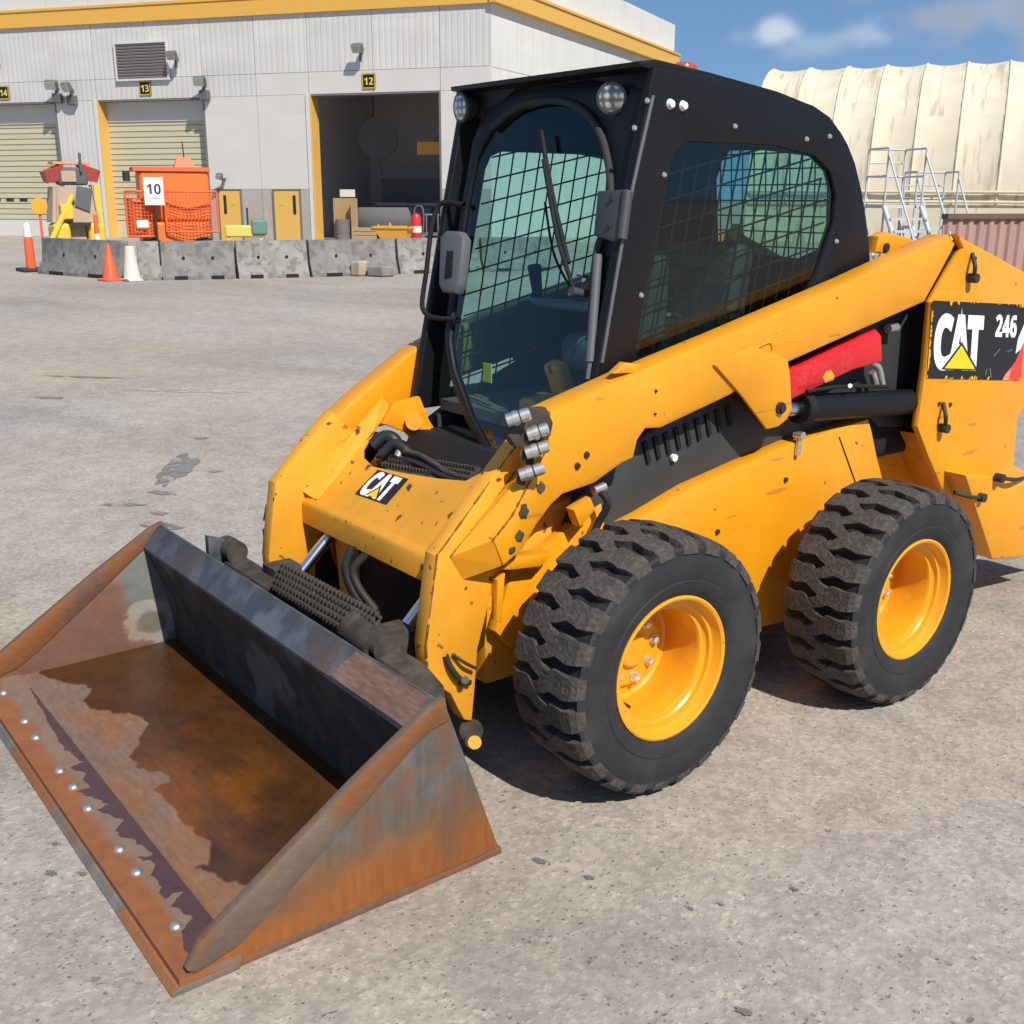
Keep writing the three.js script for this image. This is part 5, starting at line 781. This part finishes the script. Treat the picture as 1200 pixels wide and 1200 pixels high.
    for (const s of [1, -1]) { mesh('fender', rbox(0.42, 0.62, 0.7, 0.42 * s, 0.78, 0.1, 0.12), ye, t); mesh('tyre', lathe([[0, -0.13], [0.33, -0.13], [0.38, -0.08], [0.38, 0.08], [0.33, 0.13], [0, 0.13]], 24).translate(0.46 * s, 0.38, 0.2), blackM, t); mesh('side_rail', cyl(V(0.5 * s, 1.0, 0.35), V(0.42 * s, 2.0, 0.3), 0.025), gr, t); }
    mesh('lower_frame', box(0.35, 0.9, 0.5, 0, 0.7, 0), gr, t); mesh('side_panel', box(0.14, 1.0, 0.5, 0.52, 1.5, 0.1), ye, t); mesh('boom_tube', cyl(V(-0.7, 0.7, 0.45), V(-0.1, 1.75, 0.4), 0.07), ye, t); mesh('control_box', rbox(0.3, 0.35, 0.2, -0.28, 1.35, 0.38, 0.03), ye, t); mesh('hitch', box(0.5, 0.08, 0.2, 0, 1.05, 0.4), blackM, t);
    const c = Y(0, 117, 326); const q = atD(116, 300, 29.2); q.y = 0; const cn = thing('warning_post', 'slim orange and white banded post beside the compact machine', 'post', null, q, 0); mesh('post_body', lath([[0, 0], [0.13, 0], [0.12, 0.05], [0.07, 0.55], [0, 0.55]]), orange, cn); mesh('white_band', lath([[0.072, 0.55], [0.06, 0.85], [0, 0.85]]), white, cn); mesh('post_top', lath([[0.06, 0.85], [0.045, 1.3], [0, 1.3]]), orange, cn); }
  // orange machine with mesh baskets
  { const D = 30.8, p = atD(203, 302, D); p.y = 0; const t = thing('orange_basket_machine', 'orange wheeled machine with round ended mesh baskets and a number 10 board', 'machine', null, p, faceCam(p) + 0.1);
    const or = std({ color: lin(0.80, 0.18, 0.03), roughness: 0.5 }), or2 = std({ color: lin(0.72, 0.14, 0.04), roughness: 0.55 }), dk = blackM, ye = std({ color: lin(0.75, 0.45, 0.08), roughness: 0.5 });
    mesh('upper_body', rbox(1.75, 1.3, 1.1, 0.15, 1.75, -0.3, 0.12), or, t); mesh('top_rail', box(1.9, 0.1, 1.2, 0.1, 2.4, -0.3), or2, t); mesh('lower_body', rbox(1.7, 0.6, 1.2, 0.1, 0.8, -0.2, 0.08), or, t); mesh('roof_pod', hull([V(0.2, 2.45, 0), V(0.75, 2.45, 0), V(0.3, 2.72, -0.1), V(0.6, 2.72, -0.1), V(0.2, 2.45, -0.5), V(0.75, 2.45, -0.5)]), or2, t); mesh('aerial', cyl(V(0.47, 2.7, -0.1), V(0.45, 3.1, -0.1), 0.015), dk, t);
    const basket = (x0, x1, y0, y1, z0, r) => { const g = []; const P = (u) => { const w = x1 - x0, a = V(x0 + w * u, 0, 0); a.z = z0 + 0.16 * Math.sin(u * Math.PI); return a; }; const ny = Math.round((y1 - y0) / 0.085), nx = Math.round((x1 - x0) / 0.085); for (let k = 0; k <= ny; k++) { const y = y0 + (y1 - y0) * k / ny; g.push(tube([0, 0.25, 0.5, 0.75, 1].map((u) => P(u).add(V(0, y, 0))), k % ny ? 0.008 : 0.03, 10, 5)); } for (let k = 0; k <= nx; k++) { const p2 = P(k / nx); g.push(cyl(V(p2.x, y0, p2.z), V(p2.x, y1, p2.z), k % nx ? 0.009 : 0.03, k % nx ? 0.009 : 0.03, 5)); } mesh('mesh_basket', g, or2, t); };
    basket(-0.15, 1.15, 0.85, 1.85, 0.5); basket(-1.1, -0.42, 0.75, 1.85, 0.45); mesh('basket_back', rbox(0.6, 0.9, 0.3, -0.78, 1.2, 0.2, 0.1), or2, t);
    mesh('lamp_cluster', [rbox(0.3, 0.2, 0.1, -0.75, 1.05, 0.66, 0.04)], white, t); mesh('muffler', cyl(V(-1.0, 2.1, 0), V(-1.0, 2.35, 0), 0.09), dk, t);
    for (const x of [-0.55, 0.75]) mesh('wheel', lathe([[0, -0.12], [0.3, -0.12], [0.36, -0.06], [0.36, 0.06], [0.3, 0.12], [0, 0.12]], 22).rotateY(Math.PI / 2).translate(x, 0.36, 0.35), dk, t); mesh('leg', box(0.1, 0.6, 0.1, 1.0, 0.3, 0.4), ye, t);
    const cv = document.createElement('canvas'); cv.width = 128; cv.height = 176; const c = cv.getContext('2d'); c.fillStyle = '#e9e6e2'; c.fillRect(0, 0, 128, 176); c.fillStyle = '#2b3550'; c.font = 'bold 92px sans-serif'; c.textAlign = 'center'; c.fillText('10', 64, 106); c.fillStyle = '#9aa0ac'; c.fillRect(34, 128, 60, 8); const ct = new THREE.CanvasTexture(cv); ct.colorSpace = THREE.SRGBColorSpace; const f = new THREE.PlaneGeometry(0.46, 0.66); f.translate(-0.42, 1.85, 0.72); const bd = mesh('number_board', rbox(0.48, 0.68, 0.04, -0.42, 1.85, 0.695, 0.01), white, t); mesh('board_face', f, std({ map: ct, roughness: 0.5 }), bd, true); mesh('board_post', cyl(V(-0.42, 0.3, 0.66), V(-0.42, 1.6, 0.66), 0.03), dk, t); }
  // green and yellow cart by the personnel doors
  { const D = 31, p = atD(288, 300, D); p.y = 0; const t = thing('utility_cart', 'low yellow and green cart in front of the taupe wall', 'cart', null, p, faceCam(p)); const ye = std({ color: lin(0.72, 0.55, 0.12), roughness: 0.6 }), gn = std({ color: lin(0.12, 0.24, 0.19), roughness: 0.6 }); mesh('tray', rbox(1.0, 0.3, 0.6, 0, 0.85, 0, 0.05), ye, t); mesh('tank', rbox(0.42, 0.42, 0.5, 0.38, 0.95, 0.1, 0.08), gn, t); mesh('handle', cyl(V(0.1, 0.9, 0), V(0.1, 1.45, 0), 0.025), blackM, t); for (const x of [-0.35, 0.35]) mesh('wheel', lathe([[0, -0.05], [0.2, -0.05], [0.22, 0], [0.2, 0.05], [0, 0.05]], 18).rotateY(Math.PI / 2).translate(x, 0.22, 0.25), blackM, t); mesh('leg_frame', [box(0.06, 0.55, 0.5, -0.42, 0.45, 0), box(0.06, 0.55, 0.5, 0.42, 0.45, 0)], ye, t); }
}
// ---------------------------------------------------------------- fabric shelter, corrugated wall and platform stairs on the right
{
  // axis of the shelter: left to right across the view, a little further away on the right
  const A = atD(874, 248, 50); A.y = 0; const B = atD(1330, 250, 49.5); B.y = 0;
  const d = B.clone().sub(A), L = d.length(), e = d.clone().normalize(), turn = Math.atan2(-e.z, e.x);
  const t = thing('fabric_shelter', 'cream ribbed fabric shelter with arched roof', 'shelter', null, A, turn);
  const cloth = [0, 1, 2].map((k) => std({ map: tex(256, 256, (u, v) => { const n = fbm(u * 5, v * 9, 5, 900 + k), s = sstep(0.6, 0.8, fbm(u * 24 + 3, v * 3, 4, 930 + k)); return clampC(mix3(mix3([206, 195, 168], [224, 213, 188], n), [160, 146, 122], s * 0.5)); }, { rep: 0.2 }), roughness: 0.75, side: THREE.DoubleSide }));
  const y0 = 1.32, Hh = 6.15, D = 12, nb = Math.round(L / 1.62), bw = L / nb;
  const arch = (a) => { const q = Math.max(0, Math.sin(a)), c = Math.cos(a); return [y0 + Hh * Math.pow(q, 0.8), -D / 2 + (D / 2) * Math.sign(c) * Math.pow(Math.abs(c), 0.85)]; };
  for (let i = 0; i < nb; i++) {
    const P = [], NA = 22, NB = 6;
    const pt = (ia, ib) => { const a = ia / NA * Math.PI, [y, z] = arch(a), u = ib / NB, sag = -0.11 * Math.sin(u * Math.PI) * Math.min(1, Math.sin(a) * 4); const cy = y - y0, cz = z + D / 2, r = Math.hypot(cy, cz) || 1; return [i * bw + bw * u, y + sag * cy / r, z + sag * cz / r]; };
    for (let a = 0; a < NA; a++) for (let b = 0; b < NB; b++) P.push(...pt(a, b), ...pt(a, b + 1), ...pt(a + 1, b + 1), ...pt(a, b), ...pt(a + 1, b + 1), ...pt(a + 1, b));
    const g = new THREE.BufferGeometry(); g.setAttribute('position', new THREE.Float32BufferAttribute(P, 3)); g.computeVertexNormals(); mesh('fabric_bay', toCreasedNormals(g, 1.0), cloth[i % 3], t);
    const ribPts = []; for (let k = 0; k <= 16; k++) { const [y, z] = arch(k / 16 * Math.PI); ribPts.push(V(i * bw, y, z)); } mesh('rib', tube(ribPts, 0.045, 32, 6), cloth[0], t);
  }
  { const s = [V(0, 0, -D)]; for (let k = 22; k >= 0; k--) { const [y, z] = arch(k / 22 * Math.PI); s.push(V(0.02, y, z)); } s.push(V(0, 0, 0)); mesh('end_wall', plate(s.map((p) => V(0.05, p.y, p.z)), 0.06, V(1, 0, 0), { bevel: 0 }), cloth[1], t); }
  const band = std({ map: tex(128, 128, (u, v) => { const n = fbm(u * 8, v * 8, 4, 71); return mix3([198, 186, 160], [216, 204, 178], n); }, { rep: 0.4 }), roughness: 0.8 });
  mesh('skirt_fold', [cyl(V(0, y0 + 0.75, 0.08), V(L, y0 + 0.68, 0.08), 0.06, 0.06, 8), cyl(V(0, y0 + 0.35, 0.1), V(L, y0 + 0.30, 0.1), 0.05, 0.05, 8)], band, t);
  mesh('fabric_skirt', box(L, y0 + 0.1, 0.08, L / 2, (y0 + 0.1) / 2, 0.02), cloth[1], t);
  // low corrugated wall standing before it
  const CA = atD(1102, 300, 22), CB = atD(1330, 300, 26); CA.y = CB.y = 0; const CL = CA.distanceTo(CB);
  const cw = thing('corrugated_wall', 'low pinkish brown corrugated steel wall standing before the fabric shelter', 'wall', null, CA, Math.atan2(-(CB.z - CA.z), CB.x - CA.x));
  const cm = [0, 1, 2].map((k) => std({ color: lin(0.36 + k * 0.02, 0.22 + k * 0.012, 0.19), roughness: 0.6 })), pitch = 0.26;
  const n = Math.floor(CL / pitch); const rib = plate([[0, -0.02], [0.045, -0.02], [0.08, 0.03], [0.17, 0.03], [0.205, -0.02], [0.26, -0.02], [0.26, -0.04], [0, -0.04]].map(([x, z]) => V(x, 1.36, z)), 1.36, V(0, -1, 0), { bevel: 0 });
  for (let i = 0; i < n; i++) { const m = mesh('corrugation', rib, cm[i % 3], cw); m.position.x = i * pitch; }
  mesh('top_rail', box(CL, 0.09, 0.16, CL / 2, 1.405, 0.0), std({ color: lin(0.13, 0.08, 0.06), roughness: 0.7 }), cw);
}
{
  const galv = std({ color: lin(0.52, 0.53, 0.54), roughness: 0.6, metalness: 0.1 }), dkm = std({ color: lin(0.06, 0.06, 0.065), roughness: 0.7 });
  const stair = (px, D, w, h, label, sw) => {
    const p = atD(px, 300, D); p.y = 0; const t = thing('platform_stair', label, 'stairs', null, p, faceCam(p) + sw);
    const ph = h - 1.05, bar = (a, b, r = 0.02) => mesh('rail', cyl(a, b, r, r, 8), galv, t);
    for (const x of [-w / 2, w / 2]) {
      bar(V(x, 0, 0.35), V(x, h, 0.35)); bar(V(x, 0, -0.35), V(x, h, -0.35)); bar(V(x, h, 0.35), V(x, h, -0.35)); bar(V(x, h - 0.5, 0.35), V(x, h - 0.5, -0.35));
      mesh('stringer', cyl(V(x, 0.05, 1.5), V(x, ph, 0.35), 0.045, 0.045, 8), galv, t); bar(V(x, 0.9, 1.5), V(x, h - 0.1, 0.35)); bar(V(x, 0.05, 1.5), V(x, 0.9, 1.5));
      bar(V(x, 0.3, 0.35), V(x, ph - 0.2, -0.35), 0.02);
    }
    bar(V(-w / 2, h, -0.35), V(w / 2, h, -0.35)); bar(V(-w / 2, h - 0.5, -0.35), V(w / 2, h - 0.5, -0.35)); bar(V(-w / 2, h - 0.25, -0.35), V(w / 2, h - 0.25, -0.35), 0.015);
    mesh('platform', box(w, 0.06, 0.7, 0, ph, 0), galv, t);
    const ns = 6; for (let k = 1; k <= ns; k++) mesh('tread', box(w, 0.04, 0.22, 0, ph * k / (ns + 1), 1.5 - 1.15 * k / (ns + 1)), galv, t);
    for (const x of [-w / 2, w / 2]) mesh('castor', lathe([[0, -0.04], [0.1, -0.04], [0.11, 0], [0.1, 0.04], [0, 0.04]], 14).translate(x + 0.06, 0.11, -0.35), dkm, t);
  };
  stair(1040, 23, 0.78, 2.62, 'taller galvanised platform stair beside the cab, with a bare top rail', 0.55);
  stair(1082, 24, 0.8, 2.22, 'shorter galvanised platform stair in front of the corrugated wall', 0.35);
}
scene.environmentIntensity = 1;
renderer.render(scene, camera);
